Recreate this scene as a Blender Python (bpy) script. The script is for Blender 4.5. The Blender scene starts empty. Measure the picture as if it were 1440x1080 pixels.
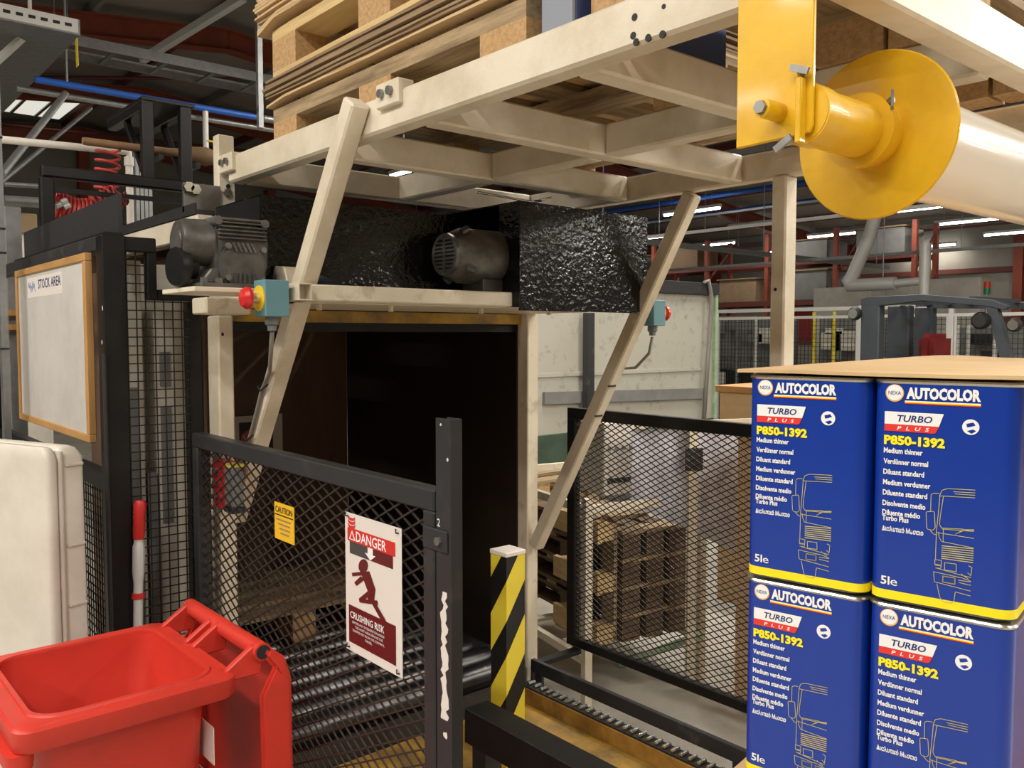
import bpy, bmesh, math, random
from mathutils import Vector, Matrix, Euler
random.seed(7)
S = bpy.context.scene
COL = S.collection
# ------------------------------------------------------------------ camera, world, exposure
HC = 1.65; FPX = 1209.0; YAW = math.radians(40.374); PITCH = math.radians(3.28)
cam = bpy.data.cameras.new('camera'); camo = bpy.data.objects.new('camera', cam); COL.objects.link(camo)
camo.location = (0, 0, HC); camo.rotation_euler = (math.pi/2 - PITCH, 0, -YAW)
cam.sensor_width = 36; cam.lens = FPX/1440*36; cam.clip_start = 0.05; cam.clip_end = 200
S.camera = camo
w = bpy.data.worlds.new('world'); S.world = w; w.use_nodes = True
w.node_tree.nodes['Background'].inputs[0].default_value = (0.8, 0.85, 0.9, 1)
w.node_tree.nodes['Background'].inputs[1].default_value = 0.3
S.view_settings.view_transform = 'Standard'; S.view_settings.look = 'None'
S.view_settings.exposure = 0.0; S.view_settings.gamma = 1.0; S.view_settings.use_curve_mapping = False
LAMP_W = 77.0            # watts of one ceiling batten

# ------------------------------------------------------------------ helpers
CR = Matrix.Rotation(-YAW, 3, 'Z') @ Matrix.Rotation(math.pi/2 - PITCH, 3, 'X')
def at(px, py, X=None, Y=None, Z=None):
    d = CR @ Vector(((px-720)/FPX, -(py-540)/FPX, -1.0))
    if X is not None: t = X/d.x
    elif Y is not None: t = Y/d.y
    else: t = (Z-HC)/d.z
    return Vector((0, 0, HC)) + d*t

def V(*a): return Vector(a)
def perp(d, up):
    d = d.normalized(); s = d.cross(Vector(up))
    if s.length < 1e-5: s = d.cross(Vector((0, 1, 0)))
    s.normalize(); return s, s.cross(d).normalized()

class MB:
    def __init__(self): self.v = []; self.f = []
    def add(self, vs, fs):
        n = len(self.v); self.v += [Vector(x) for x in vs]; self.f += [tuple(i+n for i in q) for q in fs]; return self
    def obox(self, c, a, b, e):
        c = Vector(c); a = Vector(a); b = Vector(b); e = Vector(e)
        vs = [c-a-b-e, c+a-b-e, c+a+b-e, c-a+b-e, c-a-b+e, c+a-b+e, c+a+b+e, c-a+b+e]
        fs = [(0,3,2,1), (4,5,6,7), (0,1,5,4), (1,2,6,5), (2,3,7,6), (3,0,4,7)]
        if a.cross(b).dot(e) < 0: fs = [tuple(reversed(q)) for q in fs]
        return self.add(vs, fs)
    def box(self, x0, x1, y0, y1, z0, z1):
        return self.obox(((x0+x1)/2, (y0+y1)/2, (z0+z1)/2), (abs(x1-x0)/2, 0, 0), (0, abs(y1-y0)/2, 0), (0, 0, abs(z1-z0)/2))
    def beam(self, p0, p1, w, h, up=(0, 0, 1)):
        p0 = Vector(p0); p1 = Vector(p1); d = p1-p0; s, u = perp(d, up)
        return self.obox((p0+p1)/2, d/2, s*w/2, u*h/2)
    def cyl(self, p0, p1, r, n=16, r2=None, caps=True):
        p0 = Vector(p0); p1 = Vector(p1); r2 = r if r2 is None else r2; s, u = perp(p1-p0, (0, 0, 1))
        vs = []
        for p, rr in ((p0, r), (p1, r2)):
            for i in range(n):
                a = 2*math.pi*i/n; vs.append(p + s*math.cos(a)*rr + u*math.sin(a)*rr)
        fs = [(i, n+i, n+(i+1) % n, (i+1) % n) for i in range(n)]
        if caps: fs += [tuple(range(n)), tuple(reversed(range(n, 2*n)))]
        return self.add(vs, fs)
    def tube(self, p0, p1, ro, ri, n=24):
        return self.lathe([(ro, 0), (ro, 1), (ri, 1), (ri, 0), (ro, 0)], p0, Vector(p1)-Vector(p0), n, scale=True)
    def lathe(self, prof, o, axis, n=24, scale=False):
        o = Vector(o); ax = Vector(axis); L = ax.length if scale else 1.0; d = ax.normalized(); s, u = perp(d, (0, 0, 1))
        vs = []
        for r, t in prof:
            for i in range(n):
                a = 2*math.pi*i/n; vs.append(o + d*t*L + s*math.cos(a)*r + u*math.sin(a)*r)
        fs = []
        for k in range(len(prof)-1):
            for i in range(n):
                j = (i+1) % n; fs.append((k*n+i, (k+1)*n+i, (k+1)*n+j, k*n+j))
        return self.add(vs, fs)
    def path(self, pts, r, n=8):
        pts = [Vector(p) for p in pts]; vs = []; m = len(pts); s0 = None
        for k, p in enumerate(pts):
            d = (pts[min(k+1, m-1)] - pts[max(k-1, 0)]).normalized()
            if s0 is None: s0, u = perp(d, (0.13, 0.2, 1))
            else:
                s0 = (s0 - d*s0.dot(d)).normalized()
            u = s0.cross(d)
            for i in range(n):
                a = 2*math.pi*i/n; vs.append(p + s0*math.cos(a)*r + u*math.sin(a)*r)
        fs = []
        for k in range(m-1):
            for i in range(n):
                j = (i+1) % n; fs.append((k*n+i, (k+1)*n+i, (k+1)*n+j, k*n+j))
        fs += [tuple(range(n)), tuple(reversed(range((m-1)*n, m*n)))]
        return self.add(vs, fs)
    def prism(self, poly, o, ux, uy, dep):
        o = Vector(o); ux = Vector(ux); uy = Vector(uy); dep = Vector(dep); n = len(poly)
        a = [o+ux*p[0]+uy*p[1] for p in poly]; vs = a + [p+dep for p in a]
        area = sum(poly[i][0]*poly[(i+1) % n][1]-poly[(i+1) % n][0]*poly[i][1] for i in range(n))
        flip = (area > 0) == (ux.cross(uy).dot(dep) > 0)
        fs = [tuple(range(n)), tuple(range(2*n-1, n-1, -1))] + [(i, n+i, n+(i+1) % n, (i+1) % n) for i in range(n)]
        if flip: fs = [tuple(reversed(q)) for q in fs]
        return self.add(vs, fs)
    def stroke(self, pts, o, ux, uy, wd, dep):          # flat printed line following 2D points
        for (x0, y0), (x1, y1) in zip(pts, pts[1:]):
            d = Vector((x1-x0, y1-y0)); L = d.length
            if L < 1e-6: continue
            d /= L; q = Vector((-d.y, d.x))*wd/2; e = d*wd*0.4
            P = [(x0-e.x-q.x, y0-e.y-q.y), (x1+e.x-q.x, y1+e.y-q.y), (x1+e.x+q.x, y1+e.y+q.y), (x0-e.x+q.x, y0-e.y+q.y)]
            self.prism(P, o, ux, uy, dep)
        return self
    def build(self, name, mat, parent=None, bevel=0, smooth=False, local=False, seg=1, kind=None):
        me = bpy.data.meshes.new(name)
        vs = self.v
        if parent is not None and not local:
            r = parent
            while r.parent: r = r.parent
            M = (Matrix.Translation(r.location) @ r.rotation_euler.to_matrix().to_4x4()).inverted()
            vs = [M @ x for x in vs]
        me.from_pydata([tuple(x) for x in vs], [], self.f)
        if bevel:
            bm = bmesh.new(); bm.from_mesh(me)
            es = [e for e in bm.edges if len(e.link_faces) == 2 and e.calc_face_angle(0) > 0.6]
            bmesh.ops.bevel(bm, geom=es, offset=bevel, segments=seg, affect='EDGES', clamp_overlap=True)
            bm.to_mesh(me); bm.free()
        if smooth:
            for p in me.polygons: p.use_smooth = True
            if smooth != 2:
                bm = bmesh.new(); bm.from_mesh(me)
                for e in bm.edges:
                    if len(e.link_faces) == 2 and e.calc_face_angle(0) > 0.7: e.smooth = False
                bm.to_mesh(me); bm.free()
        me.materials.append(mat); me.update()
        o = bpy.data.objects.new(name, me); COL.objects.link(o)
        if parent is not None: o.parent = parent
        if kind: o['kind'] = kind
        return o

def B(*a, **k): return MB().box(*a)
def thing(name, label, cat, loc=(0, 0, 0), rotz=0, group=None):
    o = bpy.data.objects.new(name, None); COL.objects.link(o); o.empty_display_size = 0.1
    o.location = loc; o.rotation_euler = (0, 0, rotz); o['label'] = label; o['category'] = cat
    if group: o['group'] = group
    return o
def tag(o, label, cat, group=None):
    o['label'] = label; o['category'] = cat
    if group: o['group'] = group
    return o
def struct(o): o['kind'] = 'structure'; return o
def dup(root, loc, rotz=None, label=None, group=None):
    r = root.copy(); COL.objects.link(r); r.location = loc
    if rotz is not None: r.rotation_euler = (0, 0, rotz)
    if label: r['label'] = label
    if group: r['group'] = group
    for ch in list(root.children):
        c = ch.copy(); COL.objects.link(c); c.parent = r
        for g in ch.children:
            d = g.copy(); COL.objects.link(d); d.parent = c
    return r

def addtext(mb, txt, o, ux, uy, nrm, w=None, h=None, size=1.0, off=0.0, shear=0.0, th=0.0002, align='LEFT', spacing=1.0):
    cu = bpy.data.curves.new('tmp_text', 'FONT'); cu.body = txt; cu.size = 1.0; cu.resolution_u = 2; cu.offset = off; cu.shear = shear
    cu.space_character = spacing; cu.fill_mode = 'FRONT'
    ob = bpy.data.objects.new('tmp_text', cu); COL.objects.link(ob)
    me = bpy.data.meshes.new_from_object(ob)
    vs = [v.co.copy() for v in me.vertices]; fs = [tuple(p.vertices) for p in me.polygons]
    bpy.data.objects.remove(ob); bpy.data.curves.remove(cu); bpy.data.meshes.remove(me)
    if not vs: return mb
    x0 = min(v.x for v in vs); x1 = max(v.x for v in vs); y0 = min(v.y for v in vs); y1 = max(v.y for v in vs)
    sx = sy = size
    if w: sx = w/(x1-x0); sy = sx
    if h:
        sy = h/(y1-y0)
        if not w: sx = sy
    if not w and not h: x0 = x0; y0 = 0
    ax = 0 if align == 'LEFT' else (x1-x0)*sx/2
    o = Vector(o); ux = Vector(ux); uy = Vector(uy); nrm = Vector(nrm)
    P = [o + ux*((v.x-x0)*sx-ax) + uy*((v.y-y0)*sy) + nrm*th for v in vs]
    if ux.cross(uy).dot(nrm) < 0: fs = [tuple(reversed(q)) for q in fs]
    return mb.add(P, fs)

def srgb(r, g, b):
    f = lambda c: (c/255/12.92) if c/255 <= 0.04045 else ((c/255+0.055)/1.055)**2.4
    return (f(r), f(g), f(b))
def mat(name, col, rough=0.5, metal=0.0, var=None, vs=6.0, va=0.5, bump=0.0, bs=60.0, coat=0.0, emit=0.0, stretch=None, spec=None, sharp=(0.4, 0.65)):
    m = bpy.data.materials.new(name); m.use_nodes = True; nt = m.node_tree; b = nt.nodes['Principled BSDF']
    b.inputs['Roughness'].default_value = rough; b.inputs['Metallic'].default_value = metal
    c4 = (*col, 1); b.inputs['Base Color'].default_value = c4
    if coat: b.inputs['Coat Weight'].default_value = coat; b.inputs['Coat Roughness'].default_value = 0.08
    if spec is not None: b.inputs['Specular IOR Level'].default_value = spec
    tc = nt.nodes.new('ShaderNodeTexCoord'); src = tc.outputs['Object']
    if stretch:
        mp = nt.nodes.new('ShaderNodeMapping'); mp.inputs['Scale'].default_value = stretch
        nt.links.new(src, mp.inputs['Vector']); src = mp.outputs['Vector']
    if var is not None:
        n = nt.nodes.new('ShaderNodeTexNoise'); n.inputs['Scale'].default_value = vs; n.inputs['Detail'].default_value = 6; n.inputs['Roughness'].default_value = 0.65
        nt.links.new(src, n.inputs['Vector'])
        mr = nt.nodes.new('ShaderNodeMapRange'); mr.inputs['From Min'].default_value = sharp[0]; mr.inputs['From Max'].default_value = sharp[1]
        mr.inputs['To Max'].default_value = va; nt.links.new(n.outputs['Fac'], mr.inputs['Value'])
        mx = nt.nodes.new('ShaderNodeMix'); mx.data_type = 'RGBA'; mx.inputs['A'].default_value = c4; mx.inputs['B'].default_value = (*var, 1)
        nt.links.new(mr.outputs['Result'], mx.inputs['Factor']); nt.links.new(mx.outputs['Result'], b.inputs['Base Color'])
    if bump:
        n2 = nt.nodes.new('ShaderNodeTexNoise'); n2.inputs['Scale'].default_value = bs; n2.inputs['Detail'].default_value = 3
        nt.links.new(src, n2.inputs['Vector'])
        bp = nt.nodes.new('ShaderNodeBump'); bp.inputs['Strength'].default_value = bump; bp.inputs['Distance'].default_value = 0.004
        nt.links.new(n2.outputs['Fac'], bp.inputs['Height']); nt.links.new(bp.outputs['Normal'], b.inputs['Normal'])
    if emit:
        b.inputs['Emission Color'].default_value = c4; b.inputs['Emission Strength'].default_value = emit
    return m
M = {}
def mk(k, *a, **kw): M[k] = mat(k, *a, **kw)
mk('cream', srgb(226, 216, 196), 0.42, var=srgb(186, 170, 138), vs=5, va=0.55, bump=0.12, bs=90)
mk('cream_worn', srgb(224, 214, 192), 0.45, var=srgb(120, 100, 76), vs=14, va=0.55, bump=0.2, bs=70, sharp=(0.55, 0.75))
mk('black_gloss', (0.003, 0.003, 0.0035), 0.10, bump=0.8, bs=60, spec=0.6)
mk('black_paint', (0.008, 0.008, 0.0085), 0.38, var=(0.022, 0.021, 0.02), vs=9, va=0.4, bump=0.12, bs=120, spec=0.35)
mk('black_matt', (0.009, 0.009, 0.009), 0.6)
mk('dark_grey_paint', srgb(46, 46, 48), 0.45, var=srgb(95, 92, 86), vs=12, va=0.5, sharp=(0.58, 0.72), bump=0.12, bs=90)
mk('gate_paint', srgb(48, 48, 50), 0.42, spec=0.35, var=srgb(84, 80, 76), vs=10, va=0.5, sharp=(0.55, 0.75), bump=0.1, bs=90)
mk('mesh_steel', srgb(58, 52, 48), 0.45, metal=0.3)
mk('mesh_black', (0.012, 0.011, 0.01), 0.5)
mk('enclosure', srgb(112, 84, 64), 0.5, var=srgb(58, 42, 32), vs=3, va=0.8, stretch=(1, 1, 0.25))
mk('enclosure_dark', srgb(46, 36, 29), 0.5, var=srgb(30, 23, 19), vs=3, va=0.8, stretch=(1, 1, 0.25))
mk('cast_grey', srgb(104, 102, 98), 0.42, metal=0.35, var=srgb(48, 46, 44), vs=16, va=0.6, bump=0.25, bs=60)
mk('zinc', srgb(150, 150, 148), 0.35, metal=0.85, var=srgb(110, 108, 104), vs=20, va=0.5)
mk('bright_steel', srgb(215, 215, 212), 0.22, metal=1.0)
mk('galv', srgb(150, 152, 152), 0.42, metal=0.7, var=srgb(120, 121, 120), vs=18, va=0.5)
mk('galv_light', srgb(210, 210, 206), 0.45, metal=0.25)
mk('roller_steel', srgb(92, 92, 92), 0.3, metal=0.85, var=srgb(45, 43, 42), vs=8, va=0.6)
mk('red_plastic', srgb(208, 56, 42), 0.42, var=srgb(160, 52, 42), vs=7, va=0.5, sharp=(0.5, 0.75), bump=0.06, bs=140)
mk('red_paint', srgb(186, 30, 34), 0.4)
mk('red_hose', srgb(196, 66, 62), 0.4)
mk('dark_red', srgb(120, 24, 26), 0.5)
mk('yellow_paint', srgb(232, 184, 24), 0.38, var=srgb(205, 152, 20), vs=9, va=0.5, bump=0.15, bs=40, coat=0.2)
mk('yellow_tape', srgb(226, 206, 60), 0.45)
mk('yellow_floor', srgb(190, 148, 50), 0.5, var=srgb(112, 88, 52), vs=7, va=0.9, sharp=(0.36, 0.62))
mk('yellow_sign', srgb(236, 190, 40), 0.45)
mk('rust_yellow', srgb(168, 126, 54), 0.5, var=srgb(96, 66, 34), vs=10, va=0.7)
mk('blue_can', srgb(14, 54, 152), 0.28, coat=0.25)
mk('print_white', srgb(240, 240, 240), 0.4)
mk('print_yellow', srgb(250, 232, 30), 0.4)
mk('print_gold', srgb(196, 186, 120), 0.45)
mk('print_orange', srgb(240, 176, 90), 0.4)
mk('print_red', srgb(224, 56, 50), 0.4)
mk('print_navy', srgb(30, 44, 104), 0.4)
mk('print_danger', srgb(206, 46, 40), 0.4)
mk('print_maroon', srgb(96, 26, 28), 0.4)
mk('print_black', (0.012, 0.011, 0.012), 0.5)
mk('print_grey', srgb(70, 68, 68), 0.5)
mk('paper', srgb(224, 216, 210), 0.5)
mk('can_band', srgb(250, 228, 30), 0.3)
mk('tin', srgb(190, 188, 180), 0.25, metal=0.9)
mk('wood', srgb(216, 188, 134), 0.65, var=srgb(186, 154, 104), vs=3, va=0.7, stretch=(14, 1.2, 14), bump=0.15, bs=40)
mk('wood_x', srgb(204, 174, 124), 0.65, var=srgb(168, 136, 90), vs=3, va=0.7, stretch=(1.2, 14, 14), bump=0.15, bs=40)
mk('wood_old', srgb(176, 152, 116), 0.7, var=srgb(112, 92, 66), vs=3, va=0.9, stretch=(14, 1.2, 14), bump=0.2, bs=40)
mk('wood_old_x', srgb(164, 140, 104), 0.7, var=srgb(108, 88, 62), vs=3, va=0.9, stretch=(1.2, 14, 14), bump=0.2, bs=40)
mk('chipboard', srgb(196, 160, 112), 0.75, var=srgb(156, 120, 78), vs=90, va=0.7, bump=0.3, bs=160)
mk('cardboard', srgb(206, 176, 132), 0.75, var=srgb(188, 156, 112), vs=5, va=0.5)
mk('cardboard_dark', srgb(150, 126, 96), 0.8, var=srgb(120, 98, 72), vs=5, va=0.5)
mk('carton', srgb(212, 178, 136), 0.7, var=srgb(196, 160, 118), vs=3, va=0.5)
mk('oak_trim', srgb(190, 146, 90), 0.5, var=srgb(156, 112, 62), vs=4, va=0.6, stretch=(10, 1, 1))
mk('whiteboard', srgb(222, 218, 212), 0.18, var=srgb(196, 190, 184), vs=5, va=0.5)
mk('white_plastic', srgb(216, 210, 199), 0.45, var=srgb(190, 183, 170), vs=5, va=0.5, bump=0.05, bs=90)
mk('teal_box', srgb(98, 142, 152), 0.5)
mk('estop_yellow', srgb(232, 200, 40), 0.45)
mk('estop_red', srgb(206, 40, 42), 0.3)
mk('grey_plastic', srgb(112, 116, 116), 0.5)
mk('cable_grey', srgb(128, 124, 116), 0.5)
mk('film', srgb(226, 216, 202), 0.25, coat=0.4)
mk('blue_pipe', srgb(36, 96, 190), 0.35)
mk('blue_plastic', srgb(52, 66, 110), 0.5)
mk('blue_plastic_pale', srgb(140, 146, 158), 0.6)
mk('concrete', srgb(176, 172, 162), 0.55, var=srgb(140, 136, 126), vs=2.2, va=0.7, bump=0.1, bs=30)
mk('wall_paint', srgb(140, 136, 126), 0.8, var=srgb(118, 114, 104), vs=1, va=0.5)
mk('roof_sheet', srgb(150, 142, 132), 0.8, var=srgb(124, 117, 108), vs=0.8, va=0.6)
mk('orange_steel', srgb(136, 62, 40), 0.65, var=srgb(104, 46, 32), vs=2, va=0.6)
mk('maroon_steel', srgb(96, 44, 38), 0.65)
mk('purlin_grey', srgb(120, 118, 112), 0.6)
mk('skip_white', srgb(172, 170, 158), 0.6, var=srgb(118, 112, 98), vs=11, va=0.7, sharp=(0.55, 0.75))
mk('skip_green', srgb(66, 84, 70), 0.5, var=srgb(44, 56, 48), vs=6, va=0.6)
mk('pale_green', srgb(134, 168, 132), 0.5, var=srgb(196, 200, 180), vs=8, va=0.6)
mk('truck_grey', srgb(54, 61, 67), 0.5, var=srgb(44, 50, 55), vs=6, va=0.5)
mk('rubber', (0.012, 0.012, 0.012), 0.7)
mk('grey_sheet', srgb(204, 204, 212), 0.5, var=srgb(140, 140, 148), vs=9, va=0.6)
mk('tool_red', srgb(196, 44, 40), 0.4)
mk('ash_handle', srgb(150, 118, 84), 0.6, var=srgb(110, 84, 58), vs=8, va=0.6)
mk('navy_cloth', srgb(44, 52, 66), 0.9)
mk('red_cloth', srgb(150, 28, 40), 0.9)
mk('wood_dark_and_shaded', srgb(104, 82, 58), 0.75, var=srgb(72, 56, 40), vs=3, va=0.8, stretch=(2, 8, 14))  # dark tone carries the rack pile's shade; also plain dark timber
mk('tube_glow', (1.0, 0.97, 0.92), 0.4, emit=22.0)
mk('skylight_glow', (0.95, 0.93, 0.82), 0.4, emit=0.75)
mk('machine_pale', srgb(216, 212, 200), 0.5, var=srgb(190, 184, 172), vs=5, va=0.5)
mk('machine_grey', srgb(124, 124, 122), 0.5, var=srgb(98, 98, 96), vs=5, va=0.5)
mk('signal_red', srgb(220, 60, 40), 0.3)
mk('signal_green', srgb(40, 140, 90), 0.3)
# ------------------------------------------------------------------ hall
X0, X1, Y0, Y1 = -14.0, 26.0, -10.0, 24.0
RX, RZ, EZ = 6.0, 7.0, 4.8           # ridge x, ridge z, eaves z
def roofz(x): return RZ - abs(x-RX)*((RZ-EZ)/20.0)
struct(B(X0, X1, Y0, Y1, -0.2, 0).build('floor', M['concrete']))
wfar = struct(B(X1, X1+0.2, Y0, Y1, 0, EZ).build('wall_right', M['wall_paint']))
gable = [(X0, 0), (X1, 0), (X1, EZ), (RX, RZ), (X0, EZ)]
wback = struct(MB().prism(gable, (0, Y1, 0), (1, 0, 0), (0, 0, 1), (0, 0.2, 0)).build('wall_back', M['wall_paint']))
struct(MB().prism(gable, (0, Y0-0.2, 0), (1, 0, 0), (0, 0, 1), (0, 0.2, 0)).build('wall_front', M['wall_paint']))
struct(B(X0-0.2, X0, Y0, Y1, 0, EZ).build('wall_left', M['wall_paint']))
roof = struct(MB().prism([(X0-.2, EZ), (RX, RZ), (X1+.2, EZ), (X1+.2, EZ+.12), (RX, RZ+.12), (X0-.2, EZ+.12)], (0, Y0-.2, 0), (1, 0, 0), (0, 0, 1), (0, Y1-Y0+.4, 0)).build('ceiling', M['roof_sheet']))
for k in range(-9, 12):                                     # purlins run along the hall
    x = RX + k*1.75 - 0.4
    if X0 < x < X1:
        B(x-.035, x+.035, Y0+.1, Y1-.05, roofz(x)-.17, roofz(x)-.01).build('purlin', M['purlin_grey'] if k % 2 else M['maroon_steel'], roof)
for y in (6.2, 14.5, 19.0, 23.6):                      # rafters of the portal frames
    for sx, xe in ((-1, X0), (1, X1)):
        m = MB()
        m.beam((RX, y, RZ-.36), (xe, y, EZ-.36), .03, .34)
        m.beam((RX, y, RZ-.54), (xe, y, EZ-.54), .2, .03)
        m.beam((RX, y, RZ-.20), (xe, y, EZ-.20), .2, .03)
        m.build('rafter', M['orange_steel'], roof)
for a, b in (((0.5, 14, 6.0), (6, 9.2, 6.6)), ((1.5, 19, 6.2), (8.5, 14.2, 6.4)), ((4, 23, 6.5), (12, 19.2, 6.0))):
    MB().cyl(a, b, .03, 8).build('brace_rod', M['maroon_steel'], roof)
rl = MB().box(3.7, 5.2, 20.6, 22.6, roofz(3.6)-.02, roofz(3.6)+.01).build('rooflight', M['skylight_glow'], roof)
for k in (4.2, 4.7): B(k-.03, k+.03, 20.6, 22.6, roofz(3.6)-.05, roofz(3.6)-.02).build('glazing_bar', M['purlin_grey'], rl)
for y in (-6, -1, 4, 9, 14, 19):
    m = B(X1-.06, X1-.03, y-.12, y+.12, 0, EZ-.3); m.box(X1-.3, X1-.06, y-.015, y+.015, 0, EZ-.3); m.box(X1-.33, X1-.3, y-.12, y+.12, 0, EZ-.3)
    m.build('column', M['orange_steel'], wfar)
for x in (1, 6, 11, 16, 21):
    m = B(x-.12, x+.12, Y1-.06, Y1-.03, 0, roofz(x)-.6); m.box(x-.015, x+.015, Y1-.3, Y1-.06, 0, roofz(x)-.6); m.box(x-.12, x+.12, Y1-.33, Y1-.3, 0, roofz(x)-.6)
    m.build('column', M['orange_steel'], wback)
for z in (2.0, 3.4):
    B(X1-.1, X1-.03, Y0+.2, Y1-.2, z, z+.14).build('wall_rail', M['maroon_steel'], wfar)
    B(X0+.2, X1-.2, Y1-.1, Y1-.03, z, z+.14).build('wall_rail', M['maroon_steel'], wback)

# ceiling battens: along Y, each with its own light
def batten(x, y, z, L=1.5, label='', grp=None, power=None):
    t = thing('fluorescent_batten', label, 'ceiling lamp', (x, y, z), 0, grp)
    MB().box(-.03, .03, -L/2, L/2, 0, .06).build('lamp_housing', M['galv_light'], t, local=True)
    MB().cyl((0, -L/2+.03, -.03), (0, L/2-.03, -.03), .022, 10).build('lamp_tube', M['tube_glow'], t, local=True)
    for s in (-1, 1): MB().cyl((0, s*L*.35, .06), (0, s*L*.35, max(.3, roofz(x)-z-.02)), .004, 6).build('hanger_wire', M['galv'], t, local=True)
    ld = bpy.data.lights.new('batten_light', 'AREA'); ld.shape = 'RECTANGLE'; ld.size = .12; ld.size_y = L; ld.energy = power or LAMP_W; ld.color = (1.0, .93, .83)
    lo = bpy.data.objects.new('batten_light', ld); COL.objects.link(lo); lo.parent = t; lo.location = (0, 0, -.06)
    return t
FARL = [(972, 296), (1062, 315), (1003, 343), (1172, 329), (1284, 293), (1362, 310), (1427, 326), (1307, 345), (916, 333), (1092, 353)]
for i, (px, py) in enumerate(FARL):
    p = at(px, py, Z=4.25); batten(p.x, p.y, 4.25, 1.5, 'lit fluorescent tube batten hanging over the far machines', 'battens over the far machines', LAMP_W*.32)
for x, y, k in [(-1.7, -0.6, 1.1), (-1.9, 1.7, 1.15), (-2.1, 4.2, 1.1), (-4.2, 0.6, 1.1), (-4.4, 3.4, 1.0), (-4.0, -2.6, 1.0), (1.4, -3.2, 1.1), (3.6, -1.6, 1.3), (4.8, 1.4, 1.5), (6.2, -3.4, 1.4), (4.4, 4.4, 1.5),
                (7.8, 4.2, 1.3), (0.2, -6.0, 1.0), (-6.8, 6.5, 1.0), (5.6, 9.0, 1.0), (10, -1, 1.0), (8.4, 12.5, .8), (9, -6.5, 1.1), (13, -8, 1.1), (13, -4, 1.1), (17, -7, 1.1), (1.0, 12.5, 1.0)]:
    batten(x, y, 4.5, 1.5, 'fluorescent tube batten hanging above the work area', 'battens above the work area', LAMP_W*k)
for x, y in ((4.2, -0.9), (5.6, -2.2)):  # added low and out of view to put highlights on the black housing
    batten(x, y, 3.1, 1.5, 'unseen fluorescent tube batten added low for highlights on the black housing', 'unseen battens added for housing highlights', LAMP_W*.8)

# ------------------------------------------------------------------ white support frame (posts, top deck frame, braces, shelf)
XL, XR, ZB, ZT = 1.05, 2.27, 2.107, 2.187
FY0, FY1 = 0.586, 2.56
fr = thing('support_frame', 'cream-painted steel frame with raised deck, posts and diagonal braces carrying the pallets', 'steel frame', (1.0, 2.4, 0))
def fpart(n, m, mt='cream', bv=.004, **k): return m.build(n, M[mt], fr, bevel=bv, **k)
fpart('side_beam', B(XL, XL+.05, FY0, FY1, ZB, ZT), bv=.006)
fpart('side_beam', B(XR-.05, XR, FY0, FY1, ZB, ZT), bv=.006)
CY = [FY0, 1.06, 1.54, 2.0, FY1-.06]
for i, y in enumerate(CY): fpart('cross_beam', B(XL+.05, XR-.05, y, y+.055, ZB, ZT), bv=.005)
for a, b in zip(CY, CY[1:]): fpart('centre_beam', B(1.62, 1.675, a+.055, b, ZB, ZT), bv=.005)
# uprights
fpart('post', B(.946, .992, 2.40, 2.48, 0, 1.705), bv=.005)
fpart('post', B(2.205, 2.262, 2.50, 2.56, 0, ZB), 'cream_worn')
fpart('post', B(2.205, 2.265, 1.385, 1.432, 0, ZB), bv=.005)
stub = fpart('post', B(1.036, 1.088, 2.60, 2.64, 1.80, 2.26))
for z, y in ((2.085, 2.6), (2.035, 2.6)):
    MB().cyl((1.062, y-.012, z), (1.062, y, z), .013, 6).build('bolt', M['zinc'], stub)
MB().cyl((1.066, 2.597, 2.105), (1.066, 2.601, 2.105), .007, 10).build('bolt_hole', M['black_matt'], stub)
# lugs on side beam
for y0, y1, z0 in ((2.50, 2.595, ZT-.05), (1.60, 1.69, ZT-.035)):
    l = fpart('clamp_lug', B(XL-.014, XL+.03, y0, y1, z0, z0+.055), bv=.003)
    for yy in ((y0+y1)/2-.018, (y0+y1)/2+.018):
        MB().cyl((XL-.024, yy, z0+.03), (XL-.014, yy, z0+.03), .010, 6).build('bolt', M['zinc'], l)
# diagonal braces
def brace(xo, xi, pts, name='brace'):
    p0, p1 = pts; d = (p1-p0); xm = (xo+xi)/2
    p0 = V(xm, p0.y, p0.z); p1 = V(xm, p1.y, p1.z)
    return fpart(name, MB().beam(p0, p1, xi-xo, .05, (0, -1, 0)), bv=.005)
pa, pb = at(489, 140, X=1.0), at(353, 618, X=1.0)
d = (pb-pa)/(pb.z-pa.z)
pe = pa + d*((1.10-pa.z))
b1 = brace(1.0-.0, 1.048, (pa, pe))
qa, qb = at(972, 272, X=2.225), at(752, 768, X=2.225)
b2 = brace(2.21, 2.255, (qa, qb))
# shelf carrying the drives
ZS = 1.734
fpart('shelf_beam', B(.975, 1.672, 1.962, 2.0, ZS, ZS+.042), 'cream_worn')
fpart('shelf_beam', B(.865, .99, 2.27, 2.375, 1.705, 1.75), 'cream_worn')
for xx in (.962, 2.215):
    mt = MB()
    mt.box(xx, xx+.003, 1.93, 2.5, ZS, ZS+.042); mt.box(xx+.033, xx+.036, 1.93, 2.5, ZS, ZS+.042)
    mt.box(xx+.003, xx+.033, 1.93, 2.5, ZS, ZS+.003); mt.box(xx+.003, xx+.033, 1.93, 2.5, ZS+.039, ZS+.042)
    mt.box(xx+.003, xx+.033, 2.0, 2.003, ZS, ZS+.04)
    fpart('shelf_arm', mt, bv=0)
fpart('shelf_plate', B(1.0, 2.21, 2.0, 2.5, ZS-.004, ZS), 'cream_worn', bv=0)
for x in (1.08, 1.3, 1.62, 1.9):
    MB().cyl((x, 2.05, ZS-.02), (x, 2.05, ZS-.004), .008, 6).build('bolt', M['cream'], fr)
fpart('motor_plate', B(.745, .995, 2.03, 2.25, 1.752, 1.764), 'cream_worn', bv=.002)
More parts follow.
